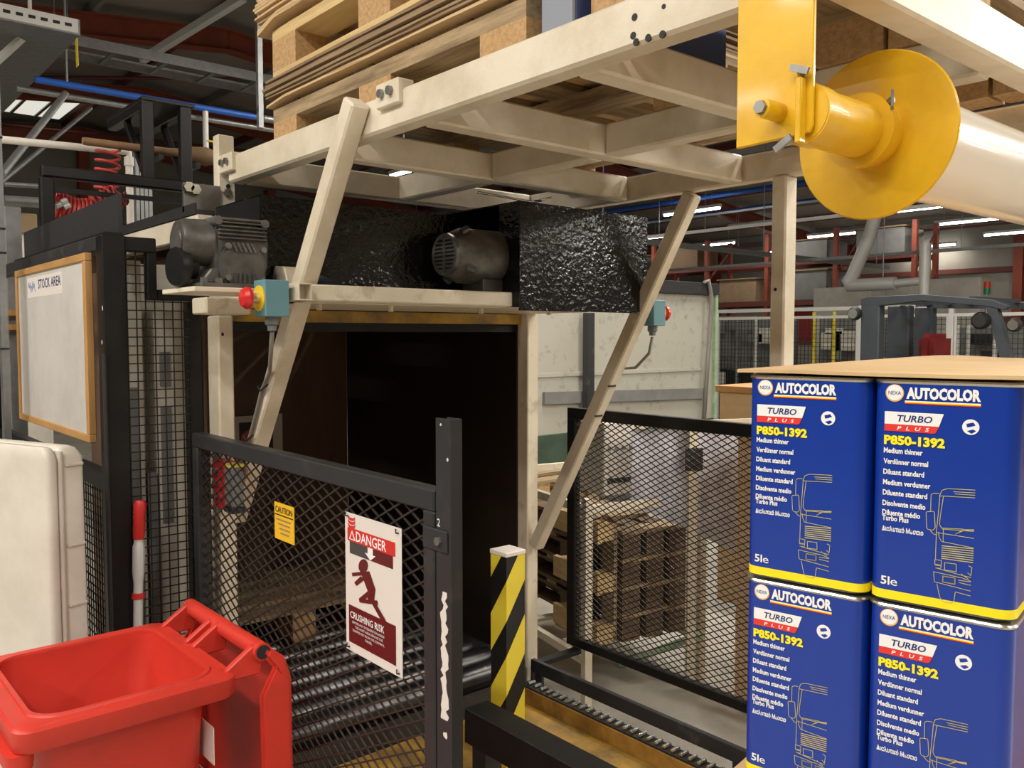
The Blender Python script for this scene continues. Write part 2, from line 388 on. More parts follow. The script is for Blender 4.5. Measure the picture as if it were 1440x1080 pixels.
fpart('gusset', MB().prism([(0, 0), (.11, 0), (.085, .05), (.03, .055)], (.998, 2.17, ZS+.042), (0, -1, 0), (0, 0, 1), (.05, 0, 0)), bv=.003)
fpart('gusset', MB().prism([(0, 0), (.10, 0), (.03, .08)], (2.20, 2.08, ZS+.042), (0, -1, 0), (0, 0, 1), (.06, 0, 0)), bv=.003)
# beam running back on the left, with its dark channel
fpart('rear_beam', B(.93, .98, 2.50, 3.5, 1.93, 2.0), bv=.004)
m = B(.925, .985, 2.50, 3.5, 2.0, 2.012); m.box(.925, .931, 2.5, 3.5, 2.012, 2.03)
fpart('channel', m, 'dark_grey_paint', bv=0)
jp = fpart('joint_plate', B(.925, 1.036, 2.585, 2.60, 2.012, 2.10), 'zinc', bv=.001)
for px_ in ((.935, 2.085), (.955, 2.08)):
    MB().cyl((px_[0], 2.565, px_[1]), (px_[0], 2.585, px_[1]), .016, 6).build('bolt', M['bright_steel'], jp)
# bright rod bracket hanging under the deck
m = MB(); m.path([at(670, 270, Y=2.2), at(748, 284, Y=2.2), at(775, 278, Y=2.2)], .004, 8)
hook = m.build('hook_rod', M['bright_steel'], fr, smooth=True)
a = at(755, 284, Y=2.2)
B(a.x-.012, a.x+.012, 2.19, 2.21, a.z, ZB).build('rod_clip', M['cast_grey'], hook)
# bolts and bored holes
for p in (at(1090, 407, X=2.203), at(312, 470, X=.944)):
    MB().cyl(p, p+V(.004, 0, 0), .005, 8).build('bolt_hole', M['black_matt'], fr)
for px, py in ((933, 9), (892, 24), (890, 50), (894, 59), (911, 53), (931, 48)):
    p = at(px, py, X=XL-.001); MB().cyl(p, p+V(.003, 0, 0), .006 if py != 9 else .004, 10).build('paint_chip' if py != 9 else 'bolt_hole', M['black_matt'], fr)
# ------------------------------------------------------------------ pallets and cardboard on the deck
def pallet(label, x0, x1, y0, y1, z0, old=False, grp=None, bottom=True, H=.13, decks=6, sh=.018, ins=0):
    """stringers along Y on three rows of blocks, deck boards along X"""
    t = thing('wooden_pallet', label, 'pallet', ((x0+x1)/2, (y0+y1)/2, z0), 0, grp)
    wy = M['wood_old'] if old else M['wood']; wx = M['wood_old_x'] if old else M['wood_x']
    bz0 = z0 + (.018 if bottom else 0); bz1 = z0 + H - .018 - sh
    xs = [x0, (x0+x1)/2-.05, x1-.10]; ys = [y0, (y0+y1)/2-.07, y1-.14]
    for x in xs:
        if bottom: B(x, x+.10, y0, y1, z0, z0+.018).build('bottom_board', wy, t)
        for y in ys: B(x, x+.10, y, y+.14, bz0, bz1).build('block', M['chipboard'], t)
        B(x-.0, x+.10, y0, y1, bz1, bz1+sh).build('stringer_board', wy, t)
    n = decks
    for i in range(n):
        y = y0 + (y1-y0-.11)*i/(n-1)
        B(x0+ins, x1-ins, y, y+.11, z0+H-.018, z0+H).build('deck_board', wx, t)
    return t
PX0, PX1, PY0, PY1 = 1.085, 2.24, 1.235, 2.315
gP = 'pallets stacked on the raised deck'
pallet('weathered wooden pallet resting directly on the cream steel deck', PX0, PX1, PY0, PY1, ZT, True, gP, bottom=False, H=.112, sh=.036, ins=.02)
def sheets(label, x0, x1, y0, y1, z0, n, th, mt, over=.03, wav=.006):
    t = thing('cardboard_stack', label, 'cardboard', ((x0+x1)/2, (y0+y1)/2, z0))
    z = z0
    for i in range(n):
        ox, oy = random.uniform(-.008, .008), random.uniform(-.015, .015)
        xa, xb, ya, yb = x0-over*.3+ox, x1+over*.3, y0+oy, y1+over+oy
        m = MB(); NX, NY = 2, 10; vs = []
        for k in (0, 1):
            for j in range(NY+1):
                for ii in range(NX+1):
                    v = j/NY; dz = 0
                    if v > .9: dz = -wav*random.uniform(.4, 1.2) if i < 2 else 0
                    vs.append((xa+(xb-xa)*ii/NX + random.uniform(-.002, .002), ya+(yb-ya)*v, z + dz + (th*.86 if k else 0)))
        W = NX+1; H_ = (NY+1)*W; fs = []
        for j in range(NY):
            for ii in range(NX):
                a = j*W+ii; fs.append((a, a+W, a+W+1, a+1)); fs.append((H_+a, H_+a+1, H_+a+W+1, H_+a+W))
        for j in range(NY):
            for ii in (0, NX):
                a = j*W+ii; q = (a, a+H_, a+H_+W, a+W); fs.append(q if ii == 0 else tuple(reversed(q)))
        for ii in range(NX):
            for j in (0, NY):
                a = j*W+ii; q = (a, a+1, a+H_+1, a+H_); fs.append(q if j == 0 else tuple(reversed(q)))
        m.add(vs, fs); m.build('cardboard_sheet', M[mt] if i else M['cardboard'], t)
        z += th
    return z
z1 = sheets('thin stack of brown cardboard sheets sandwiched between the two pallets', PX0, PX1, PY0+.01, PY1, ZT+.112, 9, .0075, 'cardboard_dark', wav=.012)
z1 += .0005
pallet('newer pale wooden pallet with bottom boards lying on thin cardboard sheets', PX0, PX1, PY0, PY1, z1, False, gP, bottom=True, H=.15, sh=.03, ins=.02)
sheets('tall stack of brown cardboard sheets piled on the newer upper pallet', PX0, PX1, PY0, PY1+.01, z1+.15, 26, .0085, 'cardboard', over=.05, wav=.02)
t = thing('plastic_crate', 'blue-grey plastic crate standing on the cream deck beside the pallets', 'crate', (1.3, 1.15, ZT))
m = B(1.10, 1.55, 1.12, 1.20, ZT, ZT+.30); m.build('crate_body', M['blue_plastic'], t, bevel=.004)
B(1.093, 1.0995, 1.12, 1.20, ZT, ZT+.30).build('side_panel', M['blue_plastic_pale'], t)
B(1.09, 1.56, 1.11, 1.21, ZT+.301, ZT+.32).build('crate_rim', M['blue_plastic'], t, bevel=.004)
p2 = pallet('dark timber pallet lying across the near half of the deck', 1.12, 2.2, .66, 1.10, ZT, True, gP, bottom=False, H=.112, decks=4)

# ------------------------------------------------------------------ stretch film roll on yellow spindle
DY, DZ = .639, 1.945
t = thing('film_roll_holder', 'yellow painted roll holder plate with spindle and round flange under the deck corner', 'roll holder', (1.05, DY, 1.9))
pl = MB().prism([(-.118, 0), (-.004, 0.003), (0, .012), (0, .32), (-.118, .32)], (XL-.008, .618, 1.913), (0, -1, 0), (0, 0, 1), (.007, 0, 0))
bkt = pl.build('bracket_plate', M['yellow_paint'], t, bevel=.0015)
MB().cyl((XL+.001, DY, DZ), (1.235, DY, DZ), .0385, 28).build('spindle_tube', M['yellow_paint'], t, smooth=True)
MB().tube((XL+.002, DY, DZ), (XL+.035, DY, DZ), .041, .034, 28).build('spindle_collar', M['yellow_paint'], t, smooth=True)
hb = MB().lathe([(.038, 0), (.054, 0), (.052, .02), (.046, .045), (.038, .048)], (1.20, DY, DZ), (1, 0, 0), 28).build('hub_ring', M['yellow_paint'], t, smooth=True)
ds = MB().lathe([(.02, .0), (.121, .004), (.123, .007), (.121, .010), (.02, .012), (.02, 0)], (1.243, DY, DZ), (1, 0, 0), 56).build('flange_disc', M['yellow_paint'], t, smooth=True)
B(XL-.022, XL-.008, DY-.012, DY-.004, DZ-.042, DZ+.042).build('stop_plate', M['yellow_paint'], t, bevel=.001)
MB().cyl((XL-.05, DY+.028, DZ+.005), (XL-.008, DY+.028, DZ+.005), .013, 14).build('stud', M['yellow_paint'], t, smooth=True)
MB().cyl((XL-.056, DY+.028, DZ+.005), (XL-.050, DY+.028, DZ+.005), .009, 6).build('stud_nut', M['zinc'], t)
def wing(c, dr, up, par):
    c = Vector(c); dr = Vector(dr).normalized(); up = Vector(up).normalized()
    m = MB().cyl(c, c+dr*.018, .005, 8); m.beam(c+dr*.018-up*.014, c+dr*.018+up*.014, .004, .009)
    m.build('wing_bolt', M['zinc'], par)
wing((XL-.004, DY-.004, DZ+.047), (-1, -.3, .3), (0, 1, .4), t)
wing((XL-.004, DY+.010, DZ-.035), (-1, .2, -.3), (0, 1, -.6), t)
wing((1.21, DY-.035, DZ+.03), (-.6, -1, .3), (.4, .2, 1), t)
o = MB().lathe([(.0, 0), (.078, 0), (.079, .01), (.079, .74), (.078, .75), (0, .75)], (1.257, DY, DZ), (1, 0, 0), 48).build('film_roll', M['film'], smooth=True)
tag(o, 'big roll of white stretch film behind the yellow flange', 'film roll')
B(2.215, 2.222, DY-.06, DY+.06, DZ-.06, ZB).build('bracket_plate', M['yellow_paint'], t)
MB().cyl((2.008, DY, DZ), (2.215, DY, DZ), .03, 20).build('spindle_tube', M['yellow_paint'], t, smooth=True)

# ------------------------------------------------------------------ black drive housings and motors on the shelf
z0 = ZS; bz1 = 2.045
t = thing('motor_housing', 'glossy black housing with open side holding the round grilled motor', 'motor housing', (1.96, 2.2, z0))
BF = 1.935
B(1.675, 2.245, BF, BF+.004, z0-.012, bz1).build('front_panel', M['black_gloss'], t)
B(1.675, 2.245, BF+.004, 2.40, bz1-.004, bz1).build('top_panel', M['black_gloss'], t)
B(2.241, 2.245, BF+.004, 2.40, z0, bz1-.004).build('side_panel', M['black_gloss'], t)
B(1.675, 1.679, BF+.004, 2.03, z0+.044, bz1-.004).build('side_flange', M['black_gloss'], t)
B(1.675, 2.241, 2.396, 2.40, z0, bz1-.004).build('rear_panel', M['black_paint'], t)
t = thing('motor_housing', 'long glossy black housing behind the brace on the shelf', 'motor housing', (1.3, 2.3, z0))
hx0, hx1 = .967, 1.655
B(hx0, hx1, 2.15, 2.154, z0+.045, 2.015).build('front_panel', M['black_gloss'], t)
B(hx0, hx1, 2.154, 2.45, 2.011, 2.015).build('top_panel', M['black_gloss'], t)
B(hx0, hx0+.004, 2.154, 2.45, z0+.043, 2.011).build('side_panel', M['black_paint'], t)
B(hx1-.004, hx1, 2.154, 2.45, z0, 2.011).build('side_panel', M['black_paint'], t)
B(hx0+.004, hx1-.004, 2.446, 2.45, z0, 2.011).build('rear_panel', M['black_paint'], t)
MB().path([(1.065, 2.125, 1.794), (1.09, 2.115, 1.802), (1.12, 2.12, 1.798), (1.15, 2.128, 1.792)], .014, 8).build('glove', M['navy_cloth'], smooth=2)
g = bpy.data.objects['glove']; tag(g, 'dark work glove lying on the shelf arm before the long black housing', 'glove')
# round grilled motor
mc = V(1.50, 2.065, 1.885)
t = thing('electric_motor', 'round grey electric motor with barred fan grille between the black housings', 'motor', (1.6, 2.065, ZS+.042))
R_ = .082
MB().lathe([(.0, 0.02), (.055, .0), (.060, .004), (.068, .02), (R_, .05), (R_, .30), (0, .30)], mc, (1, 0, 0), 32).build('motor_body', M['cast_grey'], t, smooth=True)
m = MB().tube(mc+V(-.006, 0, 0), mc+V(.006, 0, 0), .062, .052, 28)
grill = m.build('fan_grille', M['cast_grey'], t, smooth=True)
for k in range(-4, 5):
    zz = k*.0115; hw = math.sqrt(max(0, .055**2-zz**2))
    MB().box(mc.x-.006, mc.x+.002, mc.y-hw, mc.y+hw, mc.z+zz-.0028, mc.z+zz+.0028).build('grille_bar', M['cast_grey'], grill)
MB().box(mc.x-.007, mc.x+.001, mc.y-.005, mc.y+.005, mc.z-.055, mc.z+.055).build('grille_bar', M['cast_grey'], grill)
MB().cyl(mc+V(-.002, 0, 0), mc+V(.003, 0, 0), .053, 28).build('grille_shadow_plate', M['black_matt'], grill)
for a in (0.5, 2.1, 3.7, 5.3):
    p = mc+V(.03, math.cos(a)*.075, math.sin(a)*.075)
    MB().cyl(p, p+V(.02, math.cos(a)*.014, math.sin(a)*.014), .011, 8).build('fixing_lug', M['cast_grey'], t)
MB().box(1.60, 1.74, mc.y-.05, mc.y+.05, ZS+.001, mc.z-.07).build('motor_foot', M['cast_grey'], t)
# gear motor on the motor plate
zp = 1.764
t = thing('gear_motor', 'dark grey cast gear motor with cooling fins bolted to the cream plate', 'motor', (.85, 2.2, zp))
def G(x, y, z): return V(.872+x, 2.135+y, zp+z)
MB().lathe([(0, 0), (.050, .002), (.056, .012), (.058, .075), (.0, .075)], G(-.125, .01, .115), (1, 0, 0), 32).build('motor_end', M['cast_grey'], t, smooth=True)
MB().lathe([(.0, 0), (.036, 0), (.038, .004), (0, .004)], G(-.129, .01, .115), (1, 0, 0), 20).build('end_cap', M['cast_grey'], t, smooth=True)
gb = MB().prism([(-.05, .03), (.075, .03), (.085, .06), (.088, .12), (.075, .165), (-.045, .165), (-.052, .12)], G(0, -.05, 0), (1, 0, 0), (0, 0, 1), (0, .12, 0)).build('gear_case', M['cast_grey'], t, bevel=.008, seg=2, smooth=True)
for k in range(5): MB().box(*[G(-.045, 0, 0).x, G(.078, 0, 0).x, G(0, -.062, 0).y, G(0, -.045, 0).y, zp+.122+k*.0095, zp+.126+k*.0095]).build('cooling_fin', M['cast_grey'], gb, bevel=.001)
MB().box(G(-.045, 0, 0).x, G(.078, 0, 0).x, G(0, -.06, 0).y, G(0, .06, 0).y, zp+.166, zp+.174).build('top_rib', M['cast_grey'], gb, bevel=.003)
for x in (-.048, .072): MB().cyl(G(x, -.064, .165), G(x, .05, .165), .011, 12).build('lifting_eye', M['cast_grey'], gb, smooth=True)
MB().prism([(-.042, .02), (-.02, .004), (.05, .004), (.07, .022), (.073, .07), (.06, .108), (-.02, .112), (-.045, .08)], G(0, -.068, 0), (1, 0, 0), (0, 0, 1), (0, .02, 0)).build('cover_plate', M['cast_grey'], t, bevel=.006, seg=2, smooth=True)
for x in (-.01, .002, .014, .026, .038): MB().beam(G(x-.006, -.070, .112), G(x+.004, -.072, .090), .005, .006).build('fin', M['cast_grey'], gb)
for x in (-.012, 0, .012, .024, .036): MB().beam(G(x, -.070, .012), G(x, -.072, .038), .005, .005).build('fin', M['cast_grey'], gb)
for x, z in ((-.028, .103), (.062, .098), (.058, .022), (-.03, .026)):
    MB().cyl(G(x, -.076, z), G(x, -.066, z), .008, 6).build('bolt', M['zinc'], t)
MB().box(G(-.10, 0, 0).x, G(.12, 0, 0).x, G(0, -.08, 0).y, G(0, .08, 0).y, zp, zp+.012).build('base_flange', M['cast_grey'], t, bevel=.003)
MB().prism([(-.09, .012), (.09, .012), (.06, .05), (-.06, .05)], G(0, -.045, 0), (1, 0, 0), (0, 0, 1), (0, .09, 0)).build('pedestal', M['cast_grey'], t, bevel=.004)
for x, y in ((-.085, -.06), (-.05, -.065), (.095, -.06), (.11, .05)):
    MB().cyl(G(x, y, .012), G(x, y, .024), .010, 6).build('bolt', M['zinc'], t)
MB().lathe([(0, 0), (.046, 0), (.05, .008), (.05, .022), (.03, .026), (.03, .05), (0, .05)], G(-.135, .0, .052), (1, .15, 0), 28).build('bearing_flange', M['black_paint'], t, smooth=True)

# ------------------------------------------------------------------ emergency stop boxes
def estop(label, c, sgn, cable):
    """body centre c, button faces -X when sgn=-1"""
    x, y, z = c; t = thing('emergency_stop', label, 'stop button', (x, y, z-.05))
    B(x-.031, x+.031, y-.032, y+.032, z-.044, z+.044).build('switch_box', M['teal_box'], t, bevel=.002)
    f = x+sgn*.031
    MB().cyl((f, y, z), (f+sgn*.003, y, z), .031, 28).build('yellow_ring', M['estop_yellow'], t, smooth=True)
    MB().cyl((f+sgn*.003, y, z), (f+sgn*.022, y, z), .013, 16).build('chrome_collar', M['bright_steel'], t, smooth=True)
    MB().lathe([(0, 0), (.017, .0), (.026, .006), (.027, .014), (.020, .024), (0, .029)], (f+sgn*.020, y, z), (sgn, 0, 0), 24).build('push_button', M['estop_red'], t, smooth=True)
    MB().lathe([(0, 0), (.017, 0), (.017, .018), (.012, .022), (.011, .034), (0, .034)], (x, y, z-.044), (0, 0, -1), 16).build('cable_gland', M['grey_plastic'], t, smooth=True)
    MB().path(cable, .0055, 8).build('cable', M['cable_grey'], t, smooth=2)
    return t
cc = at(382, 420, Y=1.98)
def br1(z): q = pa + d*(z-pa.z); return q
cab = [V(cc.x, cc.y, cc.z-.08)] + [V(.992, br1(z).y-.01+dx, z) for z, dx in ((1.55, -.004), (1.5, .012), (1.42, .006), (1.3, .004), (1.2, .004))]
es1 = estop('teal stop box with red mushroom button clamped by the gear motor', (cc.x, cc.y, cc.z), -1, cab)
for z in (1.505, 1.36):
    q = br1(z); m = MB(); m.path([V(.99, q.y-.035, z+.012), V(.985, q.y, z-.006), V(.99, q.y+.03, z+.004), V(1.03, q.y+.04, z+.02)], .0025, 6); m.build('cable_tie', M['black_matt'], es1)
c2 = at(927, 440, X=2.30)
dq = (qb-qa)/(qb.z-qa.z)
def br2(z): return qa + dq*(z-qa.z)
e2 = V(2.30, 1.955, 1.725)
cab2 = [V(e2.x, e2.y, e2.z-.082), V(e2.x-.005, e2.y+.01, e2.z-.14), V(2.27, e2.y+.05, e2.z-.19), V(2.262, e2.y+.12, e2.z-.195)] + [V(2.262, br2(z).y-.0, z) for z in (1.50, 1.45, 1.30)]
es2 = estop('teal stop box on the far brace with its cable looping down', (e2.x, e2.y, e2.z), 1, cab2)
for z in (1.47, 1.36):
    q = br2(z); m = MB(); m.path([V(2.205, q.y-.03, z), V(2.235, q.y-.036, z), V(2.266, q.y, z+.01)], .003, 6); m.build('cable_tie', M['black_matt'], es2)

# ------------------------------------------------------------------ dark enclosure behind the portal
t = thing('machine_enclosure', 'dark brown sheet metal enclosure walls around the roller conveyor', 'enclosure', (1.6, 3.2, 0))
for a, b in ((2.565, 2.86), (2.862, 3.40), (3.402, 3.90)):
    B(2.205, 2.215, a, b, .30, 1.98).build('wall_panel', M['enclosure_dark'], t)
for a, b in ((.995, 1.42), (1.422, 1.85), (1.852, 2.204)):
    B(a, b, 3.90, 3.91, .30, 1.99).build('wall_panel', M['enclosure'], t)
B(.985, .995, 2.62, 3.9, .30, 1.90).build('wall_panel', M['enclosure'], t)
B(.995, 2.204, 2.6, 3.899, 1.99, 2.0).build('roof_panel', M['black_paint'], t)
B(.996, 2.204, 2.535, 2.56, 1.69, 1.728).build('lintel', M['yellow_floor'], t)
B(.996, 2.204, 2.56, 2.575, 1.66, 1.988).build('header_panel', M['black_paint'], t)
for x in (.985, 2.205): B(x, x+.01, 2.62, 3.9, 0, .30).build('skirt_panel', M['enclosure'], t)

# ------------------------------------------------------------------ roller conveyor, rails and base plate
t = thing('roller_conveyor', 'steel roller conveyor running into the dark enclosure', 'conveyor', (1.55, 3.1, 0))
for x in (1.03, 2.10): B(x, x+.04, 2.44, 3.86, .30, .40).build('side_rail', M['dark_grey_paint'], t)
r0 = None
for i in range(11):
    y = 2.50 + i*.125
    if r0 is None:
        r0 = MB().cyl((1.071, y, .365), (2.099, y, .365), .044, 20).build('roller', M['roller_steel'], t, smooth=True)
    else:
        c = r0.copy(); COL.objects.link(c); c.parent = t; c.location = (0, i*.125, 0)
B(1.05, 2.11, 2.425, 2.44, .26, .34).build('end_plate', M['dark_grey_paint'], t)
for x in (1.04, 2.11):
    for y in (2.5, 3.2, 3.8): B(x-.0, x+.03, y, y+.05, 0, .30).build('leg', M['dark_grey_paint'], t)
# pallet on the conveyor
pallet('grimy wooden pallet sitting on the rollers inside the enclosure', 1.15, 2.0, 3.15, 3.75, .409, True, None, True, .14, 4)
o = B(1.0, 2.09, 1.35, 2.42, .0, .265).build('base_plinth', M['yellow_floor'], bevel=.004); tag(o, 'worn yellow painted plinth in front of the roller conveyor', 'plinth')
t = thing('chain_rail', 'long rust-yellow rail topped with a shiny steel drive chain', 'chain rail', (2.125, 1.9, 0))
B(2.095, 2.15, 1.36, 2.42, 0, .318).build('rail_beam', M['rust_yellow'], t, bevel=.002)
B(2.10, 2.15, 1.36, 2.42, .318, .324).build('chain_track', M['black_matt'], t)
l0 = None
for i in range(30):
    if l0 is None: l0 = MB().cyl((2.108, 1.385, .331), (2.142, 1.385, .331), .0065, 8).build('chain_roller', M['bright_steel'], t)
    else: c = l0.copy(); COL.objects.link(c); c.parent = t; c.location = (0, i*.0345, 0)
t = thing('guide_rail', 'low dark grey guide rail beside the drive chain', 'rail', (2.22, 1.9, 0))
B(2.205, 2.225, 1.47, 2.48, .325, .375).build('rail_bar', M['dark_grey_paint'], t, bevel=.002)
for y in (1.5, 2.42): B(2.21, 2.222, y, y+.04, 0, .325).build('leg', M['dark_grey_paint'], t)
# striped bollard
t = thing('striped_bollard', 'square bollard wrapped in black and yellow hazard stripes with pale cap', 'bollard', (1.70, 2.03, .265))
bx0, by0, bw, bt = 1.665, 1.985, .075, .97
B(bx0, bx0+bw, by0, by0+bw, .265, bt).build('bollard_post', M['black_paint'], t)
B(bx0-.003, bx0+bw+.003, by0-.003, by0+bw+.003, bt, bt+.014).build('post_cap', M['paper'], t, bevel=.002)
def clipz(poly, lo, hi):
    def cl(P, f, inter):
        out = []
        for i in range(len(P)):
            a, b = P[i], P[(i+1) % len(P)]
            if f(a): out.append(a)
            if f(a) != f(b): out.append(inter(a, b))
        return out
    I = lambda zc: (lambda a, b: (a[0]+(b[0]-a[0])*(zc-a[1])/(b[1]-a[1]), zc))
    P = cl(poly, lambda p: p[1] >= lo, I(lo))
    return cl(P, lambda p: p[1] <= hi, I(hi)) if P else P
for k in range(4):
    zz = .30 + k*.235
    P = clipz([(0, zz), (bw, zz+.12), (bw, zz+.245), (0, zz+.125)], .266, bt)      # -Y face, rises to the right
    if len(P) > 2: MB().prism(P, (bx0, by0-.0006, 0), (1, 0, 0), (0, 0, 1), (0, .0005, 0)).build('hazard_stripe', M['yellow_tape'], t)
    P = clipz([(0, zz+.0), (bw, zz-.11), (bw, zz+.01), (0, zz+.125)], .266, bt)
    if len(P) > 2: MB().prism(P, (bx0-.0006, by0, 0), (0, 1, 0), (0, 0, 1), (.0005, 0, 0)).build('hazard_stripe', M['yellow_tape'], t)
# black guard bar near the gate
t = thing('guard_bar', 'black boxed guard bar on short legs beside the gate post', 'guard rail', (1.26, 1.3, .265))
B(1.226, 1.298, .85, 1.62, .665, .75).build('bar', M['black_paint'], t, bevel=.002)
for y in (.9, 1.38, 1.55): B(1.235, 1.285, y, y+.05, .265 if y > 1.3 else 0, .665).build('leg', M['black_matt'], t)
# ------------------------------------------------------------------ expanded metal infill (strands joined: far too many to pick apart)
def diamond(m, o, uy, L, H, lwd, swd, wd, th, nrm):
    """two families of slanted strands clipped to an L x H rectangle in the plane (uy, z)"""
    o = Vector(o); uy = Vector(uy); uz = V(0, 0, 1); nrm = Vector(nrm); sl = swd/lwd
    for fam in (1, -1):
        c = -sl*L if fam == 1 else 0
        c = math.floor(c/swd)*swd
        hi = H if fam == 1 else H + sl*L
        while c < hi:
            # z = c + fam*sl*y
            pts = []
            for y in (0, L):
                z = c + fam*sl*y
                if 0 <= z <= H: pts.append((y, z))
            for z in (0, H):
                y = (z-c)/(fam*sl)
                if 0 < y < L: pts.append((y, z))
            if len(pts) >= 2:
                pts.sort(); a, b = pts[0], pts[-1]
                if (a[0]-b[0])**2+(a[1]-b[1])**2 > 1e-4:
                    m.beam(o+uy*a[0]+uz*a[1]+nrm*fam*th*.4, o+uy*b[0]+uz*b[1]+nrm*fam*th*.4, wd, th, nrm)
            c += swd
    return m
# ------------------------------------------------------------------ mesh gate with sign
GX, GZ = .88, 1.372
GY0, GY1 = 1.252, 2.44
t = thing('mesh_gate', 'dark grey expanded metal gate carrying the danger notice', 'gate', (GX, 1.85, .30))
B(GX, GX+.035, GY0, GY1, GZ-.040, GZ).build('top_rail', M['gate_paint'], t, bevel=.003)
B(GX, GX+.035, GY0, GY1, .32, .36).build('bottom_rail', M['gate_paint'], t, bevel=.003)
B(GX, GX+.035, GY0, GY0+.035, .36, GZ-.040).build('stile', M['gate_paint'], t, bevel=.003)
B(GX, GX+.035, GY1-.04, GY1, .36, GZ-.040).build('stile', M['gate_paint'], t, bevel=.003)
diamond(MB(), (GX+.014, GY0+.035, .36), (0, 1, 0), GY1-GY0-.075, GZ-.40, .058, .029, .0034, .003, (1, 0, 0)).build('mesh_infill', M['mesh_steel'], t, kind='stuff')
for zz in (1.285, .55):
    h = B(GX-.004, GX+.0, GY0-.045, GY0+.03, zz-.02, zz+.02).build('hinge_plate', M['gate_paint'], t, bevel=.002)
    MB().cyl((GX-.010, GY0-.022, zz), (GX-.004, GY0-.022, zz), .008, 8).build('bolt', M['zinc'], h)
addtext(MB(), '2', (GX-.0005, GY0-.012, 1.31), (0, -1, 0), (0, 0, 1), (-1, 0, 0), h=.014).build('chalk_number', M['print_white'], t)
t = thing('gate_post', 'dark grey angle iron gate post with a long white scrape', 'gate post', (GX, 1.22, 0))
m = MB().prism([(0, 0), (.026, 0), (.026, .04), (.020, .04), (.020, .006), (.006, .006), (.006, .045), (0, .045)], (GX, 1.20, 0), (1, 0, 0), (0, 1, 0), (0, 0, 1.503))
m.build('post', M['gate_paint'], t, bevel=.0012)
random.seed(3)
def chip(pts, X, yc, wd):
    L_ = []; R_2 = []
    for z in pts:
        L_.append((yc+wd*random.uniform(.1, 1), z)); R_2.append((yc-wd*random.uniform(.1, 1), z))
    return L_ + R_2[::-1]
zs = [1.195-i*.008 for i in range(30)]
MB().prism(chip(zs, GX, 1.220, .013), (GX-.0006, 0, 0), (0, 1, 0), (0, 0, 1), (.0005, 0, 0)).build('paint_scrape', M['paper'], t)
for yc, zc, r in ((1.218, .935, .008), (1.208, 1.432, .0035), (1.228, 1.492, .003)):
    P = [(yc+r*random.uniform(.6, 1)*math.cos(a), zc+r*random.uniform(.6, 1)*math.sin(a)) for a in [i*.7 for i in range(9)]]
    MB().prism(P, (GX-.0006, 0, 0), (0, 1, 0), (0, 0, 1), (.0005, 0, 0)).build('paint_chip', M['paper'], t)
# red interlock on the gate's far end
t = thing('gate_interlock', 'red and black gate interlock switch with grey key box', 'switch', (GX+.05, 2.30, 1.16))
B(GX+.036, GX+.075, 2.30, 2.385, 1.165, 1.30).build('lock_body', M['red_paint'], t, bevel=.004)
B(GX+.036, GX+.070, 2.245, 2.298, 1.18, 1.29).build('key_box', M['grey_plastic'], t, bevel=.004)
B(GX+.034, GX+.072, 2.243, 2.299, 1.165, 1.18).build('key_base', M['black_matt'], t)
B(GX+.034, GX+.072, 2.25, 2.295, 1.29, 1.298).build('yellow_tab', M['yellow_tape'], t)
for z in (1.2, 1.235, 1.27): MB().cyl((GX+.024, 2.35, z), (GX+.036, 2.35, z), .009, 10).build('screw', M['zinc'], t)
# danger notice
SXp = GX-.006
sy1, sy0 = at(486, 740, X=SXp).y, at(565, 742, X=SXp).y
stop = at(486, 719, X=SXp).z; SW = sy1-sy0; SH = .287
t = thing('danger_notice', 'laminated red and white danger notice about crushing risk tied to the gate mesh', 'sign', (SXp, (sy0+sy1)/2, stop-SH))
def SP(u, v, k=0): return V(SXp-.0012-.0004*k, sy1-u*SW, stop-v*SH)       # u right, v down
def sbox(u0, u1, v0, v1, mt, nm, k=1):
    a, b = SP(u0, v1, k), SP(u1, v0, k)
    return MB().obox((a+b)/2, (.0002, 0, 0), (0, (a.y-b.y)/2, 0), (0, 0, (b.z-a.z)/2)).build(nm, M[mt], t)
def spoly(P, mt, nm, k=2):
    return MB().prism([(u*SW, -v*SH) for u, v in P], SP(0, 0, k), (0, -1, 0), (0, 0, 1), (.0003, 0, 0)).build(nm, M[mt], t)
m = MB(); NQ = 10; vs = []; fs = []
for k in range(NQ+1):
    for j in (0, 1):
        for e in (0, 1):
            vs.append(V(SXp-(.001 if e == 0 else 0.0), sy1-SW*j, stop-SH*k/NQ))
B(SXp-.001, SXp, sy0, sy1, stop-SH, stop).build('notice_sheet', M['paper'], t)
sbox(.05, .90, .105, .20, 'print_danger', 'danger_band')
sbox(.09, .47, .2005, .288, 'print_grey', 'falling_load'); sbox(.47, .86, .2005, .288, 'print_maroon', 'falling_load')
sbox(.06, .90, .665, .935, 'print_maroon', 'text_panel')
for k in range(3):
    z = .018+k*.028
    spoly([(.06, z), (.10, z+.014), (.16, z+.014), (.20, z), (.19, z+.024), (.15, z+.034), (.10, z+.034), (.065, z+.022)], 'print_danger', 'emblem_stroke')
spoly([(.43, .2005), (.52, .2005), (.52, .245), (.57, .245), (.475, .287), (.38, .245), (.43, .245)], 'print_white', 'arrow', 3)
spoly([(.08, .188), (.14, .118), (.20, .188)], 'print_white', 'warning_triangle', 2)
spoly([(.105, .181), (.14, .137), (.175, .181)], 'print_danger', 'warning_triangle', 3)
addtext(MB(), 'DANGER', SP(.215, .19, 2), (0, -1, 0), (0, 0, 1), (-1, 0, 0), w=.54*SW, h=.073*SH, off=.012).build('danger_word', M['print_white'], t)
man = MB(); mk_ = [2.0]
def sm(x, y):
    xl = 65+50*(y-35)/815; xr = 380+20*(y-130)/910; u = (x-xl)/(xr-xl); return (u, (y-(35+95*u))/(815+95*u))
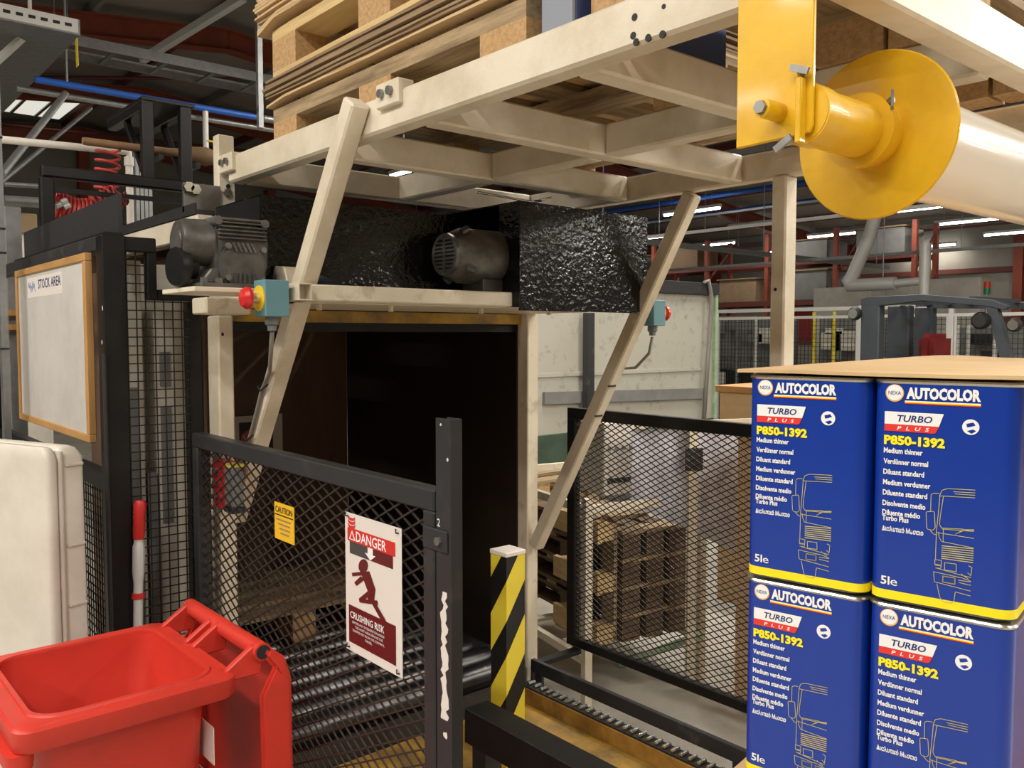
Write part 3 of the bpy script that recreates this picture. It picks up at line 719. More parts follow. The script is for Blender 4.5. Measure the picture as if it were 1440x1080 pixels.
def mp(P): man.prism([((q[0])*SW, -q[1]*SH) for q in [sm(*p) for p in P]], SP(0, 0, mk_[0]), (0, -1, 0), (0, 0, 1), (.0003, 0, 0)); mk_[0] += .5
mp([(187+26*math.cos(a*.5236), 360+42*math.sin(a*.5236)) for a in range(12)])
mp([(172, 396), (222, 391), (258, 500), (252, 580), (222, 575), (218, 510), (186, 425)])
mp([(126, 400), (190, 393), (190, 414), (130, 420)])
mp([(178, 420), (198, 440), (155, 478), (143, 458)])
mp([(222, 508), (246, 528), (204, 560), (270, 566), (275, 592), (178, 577), (173, 555)])
mp([(243, 582), (264, 584), (318, 688), (298, 692)])
man.build('falling_figure', M['print_maroon'], t, kind='stuff')
addtext(MB(), 'CRUSHING RISK', SP(.09, .755, 2), (0, -1, 0), (0, 0, 1), (-1, 0, 0), w=.62*SW, h=.05*SH, off=.012).build('heading', M['print_white'], t)
m = MB()
for i, (s_, u0, wd) in enumerate((('BEFORE ANY INTERVENTION INSIDE', .13, .58), ('THE HOIST AREA REMOVE THE', .18, .50), ('TRAPPED KEY FROM THE CONTROL', .13, .58), ('PANEL', .37, .12))):
    addtext(m, s_, SP(u0, .788+i*.030, 2), (0, -1, 0), (0, 0, 1), (-1, 0, 0), w=wd*SW, h=.017*SH)
m.build('small_print', M['print_white'], t)
for u, v in ((.06, .02), (.95, .03), (.06, .97), (.95, .97)):
    p = SP(u, v); MB().path([p+V(-.003, .004, .006), p+V(-.006, 0, 0), p+V(.015, -.003, -.006)], .0016, 6).build('cable_tie', M['black_matt'], t)
# small yellow caution notice behind the mesh
cx = GX+.0085
cy1, cy0 = at(386, 720, X=cx).y, at(413, 730, X=cx).y; cz = at(386, 705, X=cx).z; cW = cy1-cy0; cH = .088
t = thing('caution_notice', 'small yellow caution notice behind the gate mesh', 'sign', (cx, (cy0+cy1)/2, cz-cH))
B(cx, cx+.002, cy0, cy1, cz-cH, cz).build('notice_plate', M['yellow_sign'], t)
addtext(MB(), 'CAUTION', (cx-.0006, cy1-.06*cW, cz-.26*cH), (0, -1, 0), (0, 0, 1), (-1, 0, 0), w=.88*cW, h=.17*cH, off=.01).build('caution_word', M['print_black'], t)
B(cx-.0005, cx, cy0+.03*cW, cy1-.03*cW, cz-.34*cH, cz-.31*cH).build('rule_line', M['print_black'], t)
m = MB()
for i, (a, b) in enumerate(((.1, .85), (.2, .8), (.25, .8), (.3, .75))):
    B_ = [(cx-.0005, cx, cy1-b*cW, cy1-a*cW, cz-(.47+.12*i)*cH, cz-(.43+.12*i)*cH)]
    m.box(*B_[0])
m.build('text_lines', M['cardboard_dark'], t, kind='stuff')
# white sign with red oval on the enclosure wall
yy = 3.889
t = thing('oval_notice', 'grey framed notice with red oval on black inside the enclosure', 'sign', (1.2, yy, 1.2))
a, b = at(330, 586, Y=yy), at(398, 655, Y=yy)
B(a.x, b.x, yy, yy+.01, b.z, a.z).build('notice_plate', M['paper'], t)
B(a.x+.02, b.x-.05, yy-.001, yy, b.z+.09, a.z-.03).build('black_field', M['print_black'], t, bevel=0)
oc = V((a.x+b.x)/2-.02, yy-.002, a.z-.105)
MB().prism([(.072*math.cos(i*.3142), .043*math.sin(i*.3142)) for i in range(20)], oc, (1, 0, 0), (0, 0, 1), (0, .001, 0)).build('red_oval', M['print_red'], t)

# ------------------------------------------------------------------ right mesh fence
FX = 2.50
t = thing('mesh_fence', 'black framed expanded metal fence panel beyond the far brace', 'fence', (FX, 2.0, .35))
fy1 = at(797, 700, X=FX).y; fy0 = 1.15
fz1 = at(797, 573, X=FX).z; fz0 = at(797, 905, X=FX).z
B(FX, FX+.035, fy0, fy1, fz1-.045, fz1).build('top_rail', M['black_paint'], t, bevel=.002)
B(FX, FX+.035, fy0, fy1, fz0, fz0+.035).build('bottom_rail', M['black_paint'], t, bevel=.002)
B(FX, FX+.035, fy1-.045, fy1, fz0+.035, fz1-.045).build('stile', M['black_paint'], t, bevel=.002)
B(FX, FX+.035, fy0, fy0+.045, fz0+.035, fz1-.045).build('stile', M['black_paint'], t, bevel=.002)
diamond(MB(), (FX+.015, fy0+.045, fz0+.035), (0, 1, 0), fy1-fy0-.09, fz1-fz0-.08, .046, .0235, .0036, .003, (1, 0, 0)).build('mesh_infill', M['mesh_black'], t, kind='stuff')
B(2.226, FX, fy1-.09, fy1-.05, fz0-.02, fz0).build('support_arm', M['black_paint'], t)
B(2.226, 2.245, fy1-.09, fy1-.05, 0, fz0-.02).build('support_leg', M['black_paint'], t)
B(FX, FX+.03, fy0, fy0+.04, 0, fz0).build('support_leg', M['black_paint'], t)

# ------------------------------------------------------------------ mesh cage with whiteboard
CXp, CYp = .66, 2.49
ct = 1.915
t = thing('mesh_cage', 'black steel cage of square welded wire mesh carrying the whiteboard', 'cage', (.7, 2.8, 0))
def cg(n, m, mt='black_paint', **k): return m.build(n, M[mt], t, **k)
cg('corner_post', B(.655, .715, 2.44, 2.50, 0, ct), bevel=.003)
cg('edge_strip', MB().cyl((.652, 2.435, .2), (.652, 2.435, 1.6), .006, 8), 'dark_grey_paint')
random.seed(21)
for yc, zc, r1, r2 in ((2.452, 1.56, .010, .035), (2.449, 1.47, .006, .018), (2.452, 1.43, .008, .02), (2.46, 1.63, .004, .008), (2.447, 1.72, .004, .01)):
    P = [(yc+r1*random.uniform(.5, 1)*math.cos(a), zc+r2*random.uniform(.5, 1)*math.sin(a)) for a in [i*.57 for i in range(11)]]
    MB().prism(P, (.6544, 0, 0), (0, 1, 0), (0, 0, 1), (.0005, 0, 0)).build('paint_chip', M['paper'], t)
cg('end_post', B(.895, .935, 2.49, 2.53, 0, 1.745), bevel=.003)
cg('top_rail', B(.715, .80, 2.455, 2.49, ct-.04, ct), bevel=.003)
cg('step_post', B(.775, .80, 2.455, 2.49, 1.745, ct-.04), bevel=.003)
cg('step_rail', B(.80, .935, 2.46, 2.49, 1.745, 1.775), bevel=.003)
cg('side_top_rail', B(.655, .70, 2.50, 4.0, ct-.04, ct), 'dark_grey_paint', bevel=.003)
cg('side_mid_rail', B(.665, .70, 2.50, 4.0, 1.22, 1.27), bevel=.003)
cg('side_low_rail', B(.665, .70, 2.50, 4.0, .60, .64), 'dark_grey_paint', bevel=.003)
cg('rear_post', B(.655, .705, 4.0, 4.05, 0, ct), bevel=.003)
m = MB()
x = .725
while x < .895:
    m.beam((x, 2.475, .1), (x, 2.475, 1.745 if x > .80 else ct-.04), .003, .003); x += .0245
z = .1
while z < ct-.04:
    m.beam((.715, 2.478, z), (.895 if z < 1.745 else .775, 2.478, z), .003, .003); z += .0245
cg('front_mesh', m, 'mesh_black', kind='stuff')
m = MB(); y = 2.52
while y < 4.0: m.beam((.68, y, .1), (.68, y, 1.22), .003, .003); y += .0245
z = .1
while z < 1.22: m.beam((.683, 2.5, z), (.683, 4.0, z), .003, .003); z += .0245
cg('side_mesh', m, 'mesh_black', kind='stuff')
# pale machine columns behind the mesh
t = thing('machine_column', 'pale grey machine columns with painted shadow stripes behind the wire mesh', 'machine', (.85, 2.85, 0))
B(.735, .79, 2.56, 2.66, 0, 1.86).build('pale_column', M['machine_pale'], t, bevel=.003)
B(.825, .88, 2.56, 2.66, 0, 1.72).build('pale_column', M['machine_pale'], t, bevel=.003)
B(.72, .975, 2.67, 2.69, 0, 1.86).build('back_sheet', M['machine_pale'], t)
for x0, x1, z0_, z1_ in ((.795, .82, .3, 1.25), (.835, .865, 1.10, 1.44), (.745, .775, 1.15, 1.5), (.835, .865, 1.50, 1.60), (.75, .78, .4, 1.0)):
    B(x0, x1, 2.555, 2.56 if x0 != .795 else 2.67, z0_, z1_).build('shadow_strip', M['machine_grey'], t)  # grey strips put the shadow stripes on the pale wall into colour
# whiteboard on the cage side
wx = .640
t = thing('whiteboard', 'wood framed whiteboard fixed to the side of the black cage', 'whiteboard', (wx, 3.0, 1.3))
wy0, wy1 = 2.53, 3.435
wz1 = 1.905; wz0 = 1.36
wz1 = at(133, 352, X=wx).z; wz0 = at(146, 629, X=wx).z
B(wx, wx+.010, wy0+.02, wy1-.02, wz0+.02, wz1-.02).build('writing_surface', M['whiteboard'], t)
for a_ in ((wy0, wy1, wz1-.022, wz1), (wy0, wy1, wz0, wz0+.022), (wy0, wy0+.026, wz0+.022, wz1-.022), (wy1-.026, wy1, wz0+.022, wz1-.022)):
    B(wx-.006, wx+.014, *a_).build('frame_strip', M['oak_trim'], t, bevel=.002)
B(wx-.0006, wx-.0001, wy0+.27, wy1-.17, wz1-.10, wz1-.035).build('heading_label', M['paper'], t)
addtext(MB(), 'STOCK AREA', (wx-.0008, wy0+.575, wz1-.075), (0, -1, 0), (0, 0, 1), (-1, 0, 0), w=.29, h=.03, off=.01).build('heading_word', M['print_navy'], t)
random.seed(5); m = MB()
pts = [(i*.006, .012*math.sin(i*1.9)+.006*math.sin(i*.7)) for i in range(17)]
m.stroke(pts, (wx-.0007, wy1-.19, wz1-.065), (0, -1, 0), (0, 0, 1), .004, (-.0002, 0, 0)); m.build('blue_scribble', M['blue_pipe'], t, kind='stuff')
B(.655, .664, 3.40, 3.47, 1.44, 1.54).build('board_clip', M['zinc'], t)
B(.65-.004, .655, 2.6, 3.4, wz0+.1, wz0+.14).build('fixing_strap', M['black_paint'], t)
# dark guard plate above the cage
t = thing('guard_plate', 'dark steel guard plate standing along the cage top', 'guard plate', (.76, 3.2, ct))
pa_, pb_ = at(168, 272, X=.71), at(35, 325, X=.71)
B(.706, .716, pa_.y, pb_.y, 1.925, pa_.z).build('plate', M['dark_grey_paint'], t)
B(.672, .716, pa_.y, pb_.y, 1.915, 1.925).build('foot_flange', M['black_paint'], t)
# ------------------------------------------------------------------ red wheeled bin
ZRIM = .95
bN, bL, bF = at(338, 948, Z=ZRIM), at(26, 1042, Z=ZRIM), at(248, 868, Z=ZRIM)
eu = (bL-bN); LU = eu.length; ev = (bF-bN); LV = ev.length
ang = math.atan2(eu.y, eu.x); ang2 = math.atan2(ev.y, ev.x) + math.pi/2
ang = math.atan2(math.sin(ang)+math.sin(ang2), math.cos(ang)+math.cos(ang2))
U = V(math.cos(ang), math.sin(ang), 0); W_ = V(math.sin(ang), -math.cos(ang), 0)      # U: hinge -> front, W_: N -> F
if W_.dot(ev) < 0: W_ = -W_
ctr = bN + U*LU/2 + W_*LV/2
BL, BW = LU, LV
t = thing('wheeled_bin', 'open red plastic wheeled bin with its lid hanging behind', 'bin', (ctr.x, ctr.y, 0), 0)
def rr(l, w, r, n=6, z=0, cx=0):           # rounded rectangle, returns list of points
    P = []
    for sx, sy, a0 in ((1, 1, 0), (-1, 1, 90), (-1, -1, 180), (1, -1, 270)):
        for i in range(n+1):
            a = math.radians(a0+90*i/n); P.append((cx+sx*(l/2-r)+r*math.cos(a), sy*(w/2-r)+r*math.sin(a), z))
    return P
def loft(m, rings, M4=None, close_top=False, close_bot=False):
    n = len(rings[0]); vs = [Vector(p) for R in rings for p in R]; fs = []
    for k in range(len(rings)-1):
        for i in range(n):
            j = (i+1) % n; fs.append((k*n+i, k*n+j, (k+1)*n+j, (k+1)*n+i))
    if close_bot: fs.append(tuple(reversed(range(n))))
    if close_top: fs.append(tuple(range((len(rings)-1)*n, len(rings)*n)))
    if M4: vs = [M4 @ v for v in vs]
    return m.add(vs, fs)
BM4 = Matrix(((U.x, W_.x, 0, ctr.x), (U.y, W_.y, 0, ctr.y), (0, 0, 1, 0), (0, 0, 0, 1)))
flipped = U.cross(W_).z < 0
def fixn(m):
    if flipped: m.f = [tuple(reversed(q)) for q in m.f]
    return m
il, iw = BL-.085, BW-.075
rings = [rr(il*.72, iw*.72, .04, 6, .12), rr(il*.97, iw*.97, .05, 6, ZRIM-.06), rr(il+.008, iw+.008, .055, 6, ZRIM-.012)]
outer = rings
inner = [rr(il-.006, iw-.006, .05, 6, ZRIM-.004), rr(il-.02, iw-.02, .05, 6, ZRIM-.10), rr(il-.03, iw-.03, .05, 6, ZRIM-.115), rr(il*.72-.01, iw*.72-.01, .04, 6, .13)]
fixn(loft(MB(), outer + inner, BM4, close_top=True, close_bot=True)).build('bin_body', M['red_plastic'], t, smooth=True)
rim = [rr(BL-.006, BW-.006, .035, 6, ZRIM-.045), rr(BL, BW, .035, 6, ZRIM-.040), rr(BL, BW, .035, 6, ZRIM-.006), rr(BL-.012, BW-.012, .033, 6, ZRIM), rr(il+.022, iw+.022, .06, 6, ZRIM),
       rr(il+.018, iw+.018, .06, 6, ZRIM+.004), rr(il+.002, iw+.002, .055, 6, ZRIM+.004), rr(il-.004, iw-.004, .05, 6, ZRIM-.004), rr(il+.012, iw+.012, .05, 6, ZRIM-.045), rr(BL-.006, BW-.006, .035, 6, ZRIM-.045)]
fixn(loft(MB(), rim, BM4)).build('bin_rim', M['red_plastic'], t, smooth=True)
def bl(u, v, z): return BM4 @ V(u, v, z)
fixn(loft(MB(), [rr(.045, BW-.02, .02, 4, ZRIM-.075, BL/2-.012), rr(.05, BW-.02, .02, 4, ZRIM-.046, BL/2-.012)], BM4, True, True)).build('front_lip', M['red_plastic'], t, smooth=True)
# handle bar along the hinge side
hu = -BL/2-.055; hz = ZRIM+.03
MB().cyl(bl(hu, -BW/2+.01, hz), bl(hu, BW/2-.03, hz), .019, 18).build('handle_bar', M['red_plastic'], t, smooth=True)
MB().cyl(bl(hu, -BW/2+.008, hz), bl(hu, -BW/2+.0095, hz), .015, 18).build('handle_cap', M['rubber'], t)
for v in (-BW/2+.03, -.01, .03, BW/2-.05):
    MB().prism([(0, -.05), (.075, -.05), (.075, -.025), (.02, .012), (0, .018), (-.012, 0)], bl(hu, v-.008, hz), U, (0, 0, 1), W_*.016).build('handle_arm', M['red_plastic'], t, bevel=.003)
# lid hanging down behind the hinge
lid = [(0, .02), (-.035, -.01), (-.05, -.06), (-.052, -.55), (-.035, -.60), (-.02, -.60), (-.03, -.55), (-.028, -.07), (-.01, -.03), (.012, .0)]
MB().prism(lid, bl(hu-.012, -BW/2+.0, hz-.01), U, (0, 0, 1), W_*(BW-.0)).build('lid', M['red_plastic'], t, bevel=.008, seg=2, smooth=True)
for v in (-BW/2-.004, BW/2-.014):
    MB().prism([(-.012, -.02), (-.045, -.06), (-.047, -.55), (-.0, -.58), (.02, -.5), (.022, -.08)], bl(hu-.012, v, hz-.01), U, (0, 0, 1), W_*.018).build('lid_rim', M['red_plastic'], t, bevel=.006, seg=2, smooth=True)
for z in (ZRIM-.15, ZRIM-.26):
    k = (ZRIM-z)*.0
    MB().obox(bl(-il*.485-.001+(ZRIM-z-.06)*.11*.0, -iw*.40, z), U*.0008, W_*.045, V(0, 0, .04)).build('sticker', M['paper'], t)
for s in (-1, 1): MB().cyl(bl(-BL*.36, s*(BW*.38-.02), .10), bl(-BL*.36, s*(BW*.38+.02), .10), .10, 24).build('wheel', M['rubber'], t, smooth=True)
MB().cyl(bl(-BL*.36, -BW*.36, .10), bl(-BL*.36, BW*.36, .10), .012, 10).build('axle', M['zinc'], t)
MB().obox(bl(BL*.25, 0, .06), U*.05, W_*BW*.30, V(0, 0, .06)).build('front_foot', M['red_plastic'], t)

# ------------------------------------------------------------------ white plastic case on the left
e1 = V(-.376, .9265, 0); e2_ = V(.9265, .376, 0)
C0 = V(.427, 2.0, 0)*1.14
t = thing('white_case', 'white plastic case with moulded ribs standing upright behind the red bin', 'plastic case', (C0.x+e1.x*.3, C0.y+e1.y*.3, 0))
ZC = 1.379
def case_ring(l, th, r, z, o): return [tuple(o + e1*(p[0]+l/2) + e2_*(p[1]+th/2) + V(0, 0, p[2])) for p in rr(l, th, r, 5, z)]
m = MB(); loft(m, [case_ring(.62, .030, .012, 0, C0-e2_*.012), case_ring(.62, .030, .012, ZC-.03, C0-e2_*.012), case_ring(.60, .026, .012, ZC-.006, C0-e2_*.012+e1*.01), case_ring(.58, .016, .007, ZC, C0-e2_*.008+e1*.02)], None, True, True)
m.f = [tuple(reversed(q)) for q in m.f] if e1.cross(e2_).z < 0 else m.f
m.build('lid_shell', M['white_plastic'], t, smooth=True)
m = MB(); loft(m, [case_ring(.60, .070, .014, 0, C0+e2_*.030+e1*.006), case_ring(.60, .062, .014, ZC-.03, C0+e2_*.030+e1*.006), case_ring(.58, .05, .016, ZC-.008, C0+e2_*.030+e1*.016), case_ring(.56, .03, .014, ZC-.002, C0+e2_*.034+e1*.026)], None, True, True)
m.f = [tuple(reversed(q)) for q in m.f] if e1.cross(e2_).z < 0 else m.f
m.build('base_shell', M['white_plastic'], t, smooth=True)
m = MB(); loft(m, [case_ring(.62, .012, .005, 0.02, C0+e2_*.0185), case_ring(.62, .012, .005, ZC-.012, C0+e2_*.0185)], None, True, True)
m.f = [tuple(reversed(q)) for q in m.f] if e1.cross(e2_).z < 0 else m.f
m.build('seam_ridge', M['white_plastic'], t, smooth=True)
for z in (1.33, 1.13, .98):
    MB().obox(C0+e2_*.062+e1*.005+V(0, 0, z), e2_*.024, e1*.004, V(0, 0, .004)).build('moulded_rib', M['white_plastic'], t, bevel=.002)

# ------------------------------------------------------------------ thinner cans
CRZ = math.radians(-80)
cu_ = V(math.cos(CRZ), math.sin(CRZ), 0); cn = V(math.sin(CRZ), -math.cos(CRZ), 0)       # row direction, outward normal (towards camera)
CP = V(.8838, .6031, 0); CW, CH, CD = .143, .245, .19
def canmap(x, y):
    u = (x-65)/966; yt = -642+.02*(x-65); yb = 940+.165*(x-65)
    return (u*CW, CH-(y-yt)/(yb-yt)*CH)
def make_can(label, loc):
    t = thing('thinner_can', label, 'can', loc, CRZ, 'blue thinner cans in the cardboard-topped stack')
    def lo(m, R): loft(m, R, None, True, True); return m
    def ring(z, ins, r=.016): return [(p[0]+CW/2, p[1]+CD/2, p[2]) for p in rr(CW-2*ins, CD-2*ins, r, 6, z)]
    K = dict(local=True, smooth=True)
    lo(MB(), [ring(.0125, .0005), ring(.2385, .0005)]).build('can_body', M['blue_can'], t, **K)
    lo(MB(), [ring(.0, .003), ring(.003, .0)]).build('base_rim', M['tin'], t, **K)
    lo(MB(), [ring(.003, .0002), ring(.0125, .0002)]).build('yellow_band', M['can_band'], t, **K)
    lo(MB(), [ring(.2385, .0), ring(.241, -.0012), ring(.243, .0), ring(.2435, .004)]).build('top_rim', M['tin'], t, **K)
    ux, uz, nr = V(1, 0, 0), V(0, 0, 1), V(0, -1, 0)
    def Q(u, v, k=0): return V(u*CW, -.00012*k-.0001, CH*(1-v))
    def poly(P, mt, nm, k=0): MB().prism([(u*CW, CH*(1-v)) for u, v in P], V(0, -.0002-.00012*k, 0), ux, uz, nr*.0001).build(nm, M[mt], t, local=True)
    circ = lambda cx, cy, r, n=24: [(cx+r*math.cos(i*2*math.pi/n), cy+r*CW/CH*math.sin(i*2*math.pi/n)) for i in range(n)]
    poly(circ(.162, .068, .066), 'print_orange', 'logo_ring', 0); poly(circ(.162, .066, .058), 'print_white', 'logo_disc', 1)
    addtext(MB(), 'NEXA', Q(.118, .075, 4), ux, uz, nr, w=.09*CW, h=.016*CH).build('logo_word', M['print_navy'], t, local=True)
    addtext(MB(), 'AUTOCOLOR', Q(.245, .092, 2), ux, uz, nr, w=.50*CW, h=.052*CH, off=.055).build('brand_word', M['print_white'], t, local=True)
    poly([(.235, .099), (.745, .099), (.745, .1025), (.235, .1025)], 'print_white', 'underline', 0)
    poly([(.235, .1025), (.745, .1025), (.745, .108), (.235, .108)], 'print_yellow', 'underline', 0)
    poly([(.235, .108), (.745, .108), (.745, .113), (.235, .113)], 'print_red', 'underline', 0)
    poly([(.094, .150), (.505, .150), (.475, .205), (.094, .205)], 'print_white', 'badge', 0)
    poly([(.094, .205), (.475, .205), (.455, .232), (.44, .236), (.094, .236)], 'print_red', 'badge_band', 0)
    addtext(MB(), 'TURBO', Q(.185, .193, 2), ux, uz, nr, w=.245*CW, h=.030*CH, off=.02, shear=.2).build('badge_word', M['print_navy'], t, local=True)
    addtext(MB(), 'PLUS', Q(.185, .2295, 2), ux, uz, nr, w=.225*CW, h=.0165*CH, off=.02, shear=.2, spacing=2.2).build('badge_subword', M['print_white'], t, local=True)
    poly(circ(.684, .198, .056), 'print_white', 'globe_mark', 0)
    poly([(.655, .185), (.70, .178), (.715, .19), (.68, .198), (.66, .20)], 'blue_can', 'globe_land', 1); poly([(.66, .215), (.70, .207), (.72, .214), (.69, .226)], 'blue_can', 'globe_land', 1)
    addtext(MB(), 'P850-1392', Q(.094, .298, 2), ux, uz, nr, w=.425*CW, h=.044*CH, off=.05).build('product_code', M['print_yellow'], t, local=True)
    m = MB()
    for s_, v, wd in (('Medium thinner', .335, .275), ('Verdünner normal', .383, .315), ('Diluant standard', .43, .29), ('Medium verdunner', .477, .335), ('Diluente standard', .523, .315), ('Disolvente medio', .57, .305), ('Diluente médio', .612, .27), ('Turbo Plus', .637, .19), ('Διαλυτικό Μεσαιο', .684, .295)):
        addtext(m, s_, Q(.094, v, 2), ux, uz, nr, w=wd*CW, h=.0245*CH, off=.03)
    m.build('contents_lines', M['print_white'], t, local=True)
    m = addtext(MB(), '5l', Q(.094, .925, 2), ux, uz, nr, w=.065*CW, h=.038*CH, off=.025); addtext(m, '℮', Q(.165, .925, 2), ux, uz, nr, w=.05*CW, h=.026*CH) if False else addtext(m, 'e', Q(.165, .925, 2), ux, uz, nr, w=.05*CW, h=.026*CH)
    m.build('volume_mark', M['print_white'], t, local=True)
    T = [[(765,148),(590,142),(555,155),(540,195),(765,203)], [(630,163),(765,168)], [(640,178),(765,185)], [(543,195),(535,330),(527,440),(525,655)], [(566,200),(550,330),(545,400),(560,425),(700,428)],
         [(535,178),(500,178),(485,190),(485,305)], [(455,318),(462,310),(505,308),(510,315),(518,420),(510,437),(500,442),(470,437),(462,425),(455,318)], [(485,445),(510,470),(530,475)],
         [(565,432),(765,442)], [(650,465),(700,432),(765,430)], [(655,462),(705,436),(765,434)], [(528,458),(765,492)], [(540,455),(546,490),(560,520),(765,560)], [(572,430),(572,525)],
         [(585,672),(660,680),(662,735),(587,725),(585,672)], [(522,652),(565,658),(565,690),(522,685),(522,652)], [(522,692),(565,697),(560,716),(530,712)], [(528,712),(700,760),(755,772)],
         [(515,740),(700,778),(755,800)], [(515,740),(522,812),(755,870)], [(577,770),(655,780),(655,825),(577,812),(577,770)], [(680,795),(755,805)], [(682,812),(755,828)], [(695,750),(740,785)], [(740,690),(760,700),(755,760),(735,740)],
         [(540,828),(560,920),(570,940),(590,955),(640,962),(652,950),(660,880),(755,905)]]
    m = MB()
    for P in T: m.stroke([canmap(*p) for p in P], V(0, -.0002, 0), ux, uz, .0006, nr*.00012)
    for k in range(7): m.stroke([canmap(565, 552+k*15), canmap(765, 566+k*16.5)], V(0, -.0002, 0), ux, uz, .0009, nr*.00012)
    for P in ([(577,770),(655,780),(655,825),(577,812),(577,770)],): m.stroke([canmap(*p) for p in P], V(0, -.0002, 0), ux, uz, .0010, nr*.00012)
    m.build('truck_drawing', M['print_gold'], t, local=True, kind='stuff')
    return t
ztop = 1.604
zA = ztop-CH; zB = zA-CH-.001
cA = make_can('upper blue thinner can beside the fence mesh, under the cardboard', (CP.x, CP.y, zA))
dx = cu_*(CW+.0025)
dup(cA, (CP.x+dx.x, CP.y+dx.y, zA), CRZ, 'upper blue thinner can next to the stack corner can, under cardboard')
dup(cA, (CP.x, CP.y, zB), CRZ, 'lower blue thinner can beside the fence, below another can')
dup(cA, (CP.x+dx.x, CP.y+dx.y, zB), CRZ, 'lower blue thinner can under the second upper can')
# cardboard sheet on top, support below and carton behind
m = MB(); vs = []; fs = []; NX, NY = 12, 6
inn = -cn
for k in (0, 1):
    for j in range(NY+1):
        for i in range(NX+1):
            u = -.010 + .42*i/NX; v = -.006 + .78*j/NY
            dz = .0025*math.sin(i*.9)*(.3+j/NY) + (.016*(i/NX)**2)*(j/NY)
            p = CP + cu_*u + inn*v + V(0, 0, ztop + .0008 + max(0, dz) + .004*k); vs.append(p)
Wd = NX+1; Hn = Wd*(NY+1)
for j in range(NY):
    for i in range(NX):
        a = j*Wd+i; fs += [(a, a+1, a+Wd+1, a+Wd), (Hn+a, Hn+a+Wd, Hn+a+Wd+1, Hn+a+1)]
for i in range(NX): fs += [(i, Hn+i, Hn+i+1, i+1), (NY*Wd+i, NY*Wd+i+1, Hn+NY*Wd+i+1, Hn+NY*Wd+i)]
for j in range(NY): fs += [(j*Wd, (j+1)*Wd, Hn+(j+1)*Wd, Hn+j*Wd), (j*Wd+NX, Hn+j*Wd+NX, Hn+(j+1)*Wd+NX, (j+1)*Wd+NX)]
o = m.add(vs, fs).build('cardboard_sheet', M['cardboard'], smooth=True); tag(o, 'loose cardboard sheet lying over the blue cans', 'cardboard')
def carton(label, P, L, Dp, z0, z1, flap=True, mt='carton', nm='carton'):
    t = thing(nm, label, 'box', (P.x+(cu_*L/2+inn*Dp/2).x, P.y+(cu_*L/2+inn*Dp/2).y, z0))
    c = P + cu_*L/2 + inn*Dp/2
    MB().obox(c+V(0, 0, (z0+z1)/2), cu_*L/2, inn*Dp/2, V(0, 0, (z1-z0)/2)).build('carton_body', M[mt], t, bevel=.003)
    MB().obox(c+V(0, 0, z1+.0007), cu_*.03, inn*Dp/2*.99, V(0, 0, .0005)).build('parcel_tape', M['cardboard_dark'], t)
    return t
carton('large brown carton supporting the stacked blue cans', CP+cu_*(-.014)-inn*.012, .42, .80, 0, zB-.002)
carton('brown carton standing behind the blue cans under the cardboard', CP+cu_*0+inn*(CD+.01), .39, .55, zB-.0003, ztop-.003)
# ------------------------------------------------------------------ long-handled tools by the cage
t = thing('pole_tool', 'aluminium pole with red plastic grip leaning on the cage mesh', 'tool', (.80, 2.35, 0))
ta, tb = V(.752, 2.40, 1.19), V(.70, 2.30, 0.0)
ta = at(195, 758, Y=2.42); tg = at(197, 712, Y=2.42); tb = V(ta.x-.06, 2.33, .0)
dd = (ta-tb).normalized()
MB().cyl(tb, ta+dd*.01, .0125, 14).build('pole', M['galv_light'], t, smooth=True)
MB().lathe([(.0, 0), (.014, 0), (.016, .02), (.015, .07), (.017, .095), (.012, .105), (0, .107)], ta, tg-ta, 14).build('grip', M['tool_red'], t, smooth=True)
MB().cyl(ta+dd*(-.16), ta+dd*(-.145), .017, 12).build('collar', M['tool_red'], t)
MB().lathe([(.0, 0), (.010, 0), (.016, .05), (.016, .12), (.010, .14), (0, .14)], ta+dd*(-.14), dd, 12).build('clamp_sleeve', M['galv_light'], t, smooth=True)
# jacket hanging at the cage's rear corner
jx, jy = .60, 3.72
m = MB(); R_ = []
for k in range(8):
    z = 1.62-.45*k/7; w_ = .03+.13*math.sin(min(1, k/5)*1.4); R_.append([tuple(V(jx-.02+p[0]*.6, jy+.12+p[1], z)) for p in rr(.05+.03*k/7, w_*1.3, .02, 4)])
loft(m, R_, None, True, True); m.f = [tuple(reversed(q)) for q in m.f]
o = m.build('work_jacket', M['navy_cloth'], smooth=2); tag(o, 'dark navy work jacket with red panel hanging behind the whiteboard', 'jacket')
m = MB(); loft(m, [[tuple(V(jx-.055+p[0]*.4, jy+.06+p[1], z)) for p in rr(.03, w2, .01, 3)] for z, w2 in ((1.45, .03), (1.35, .06), (1.2, .07), (1.17, .06))][::-1], None, True, True)
m.build('red_panel', M['red_cloth'], o, smooth=2)

# ------------------------------------------------------------------ upper left: frames, hoses, pipes, trays
t = thing('grey_upright', 'slim galvanised upright post with dark ties behind the whiteboard', 'post', (.53, 3.3, 0))
px0, px1 = at(-4, 300, Y=3.3).x, at(6, 300, Y=3.3).x
B(px0, px1, 3.3, 3.34, 0, 4.2).build('post', M['galv'], t)
for z in (1.28, 1.6, 1.92, 2.0, 2.3): B(px0-.001, px1+.002, 3.297, 3.343, z, z+.006).build('tie_band', M['black_matt'], t)
t = thing('hose_frame', 'black tubular frame with tall bracket holding the red air hoses', 'frame', (1.0, 3.6, 1.9))
fA, fB = at(57, 240, Y=3.6), at(268, 264, Y=3.6)
MB().beam(V(fA.x, 3.6, fA.z), V(fB.x+.05, 3.6, fB.z), .045, .045).build('top_tube', M['black_paint'], t, bevel=.006)
B(fA.x-.005, fA.x+.042, 3.58, 3.625, 1.915, fA.z-.02).build('end_post', M['black_paint'], t, bevel=.006)
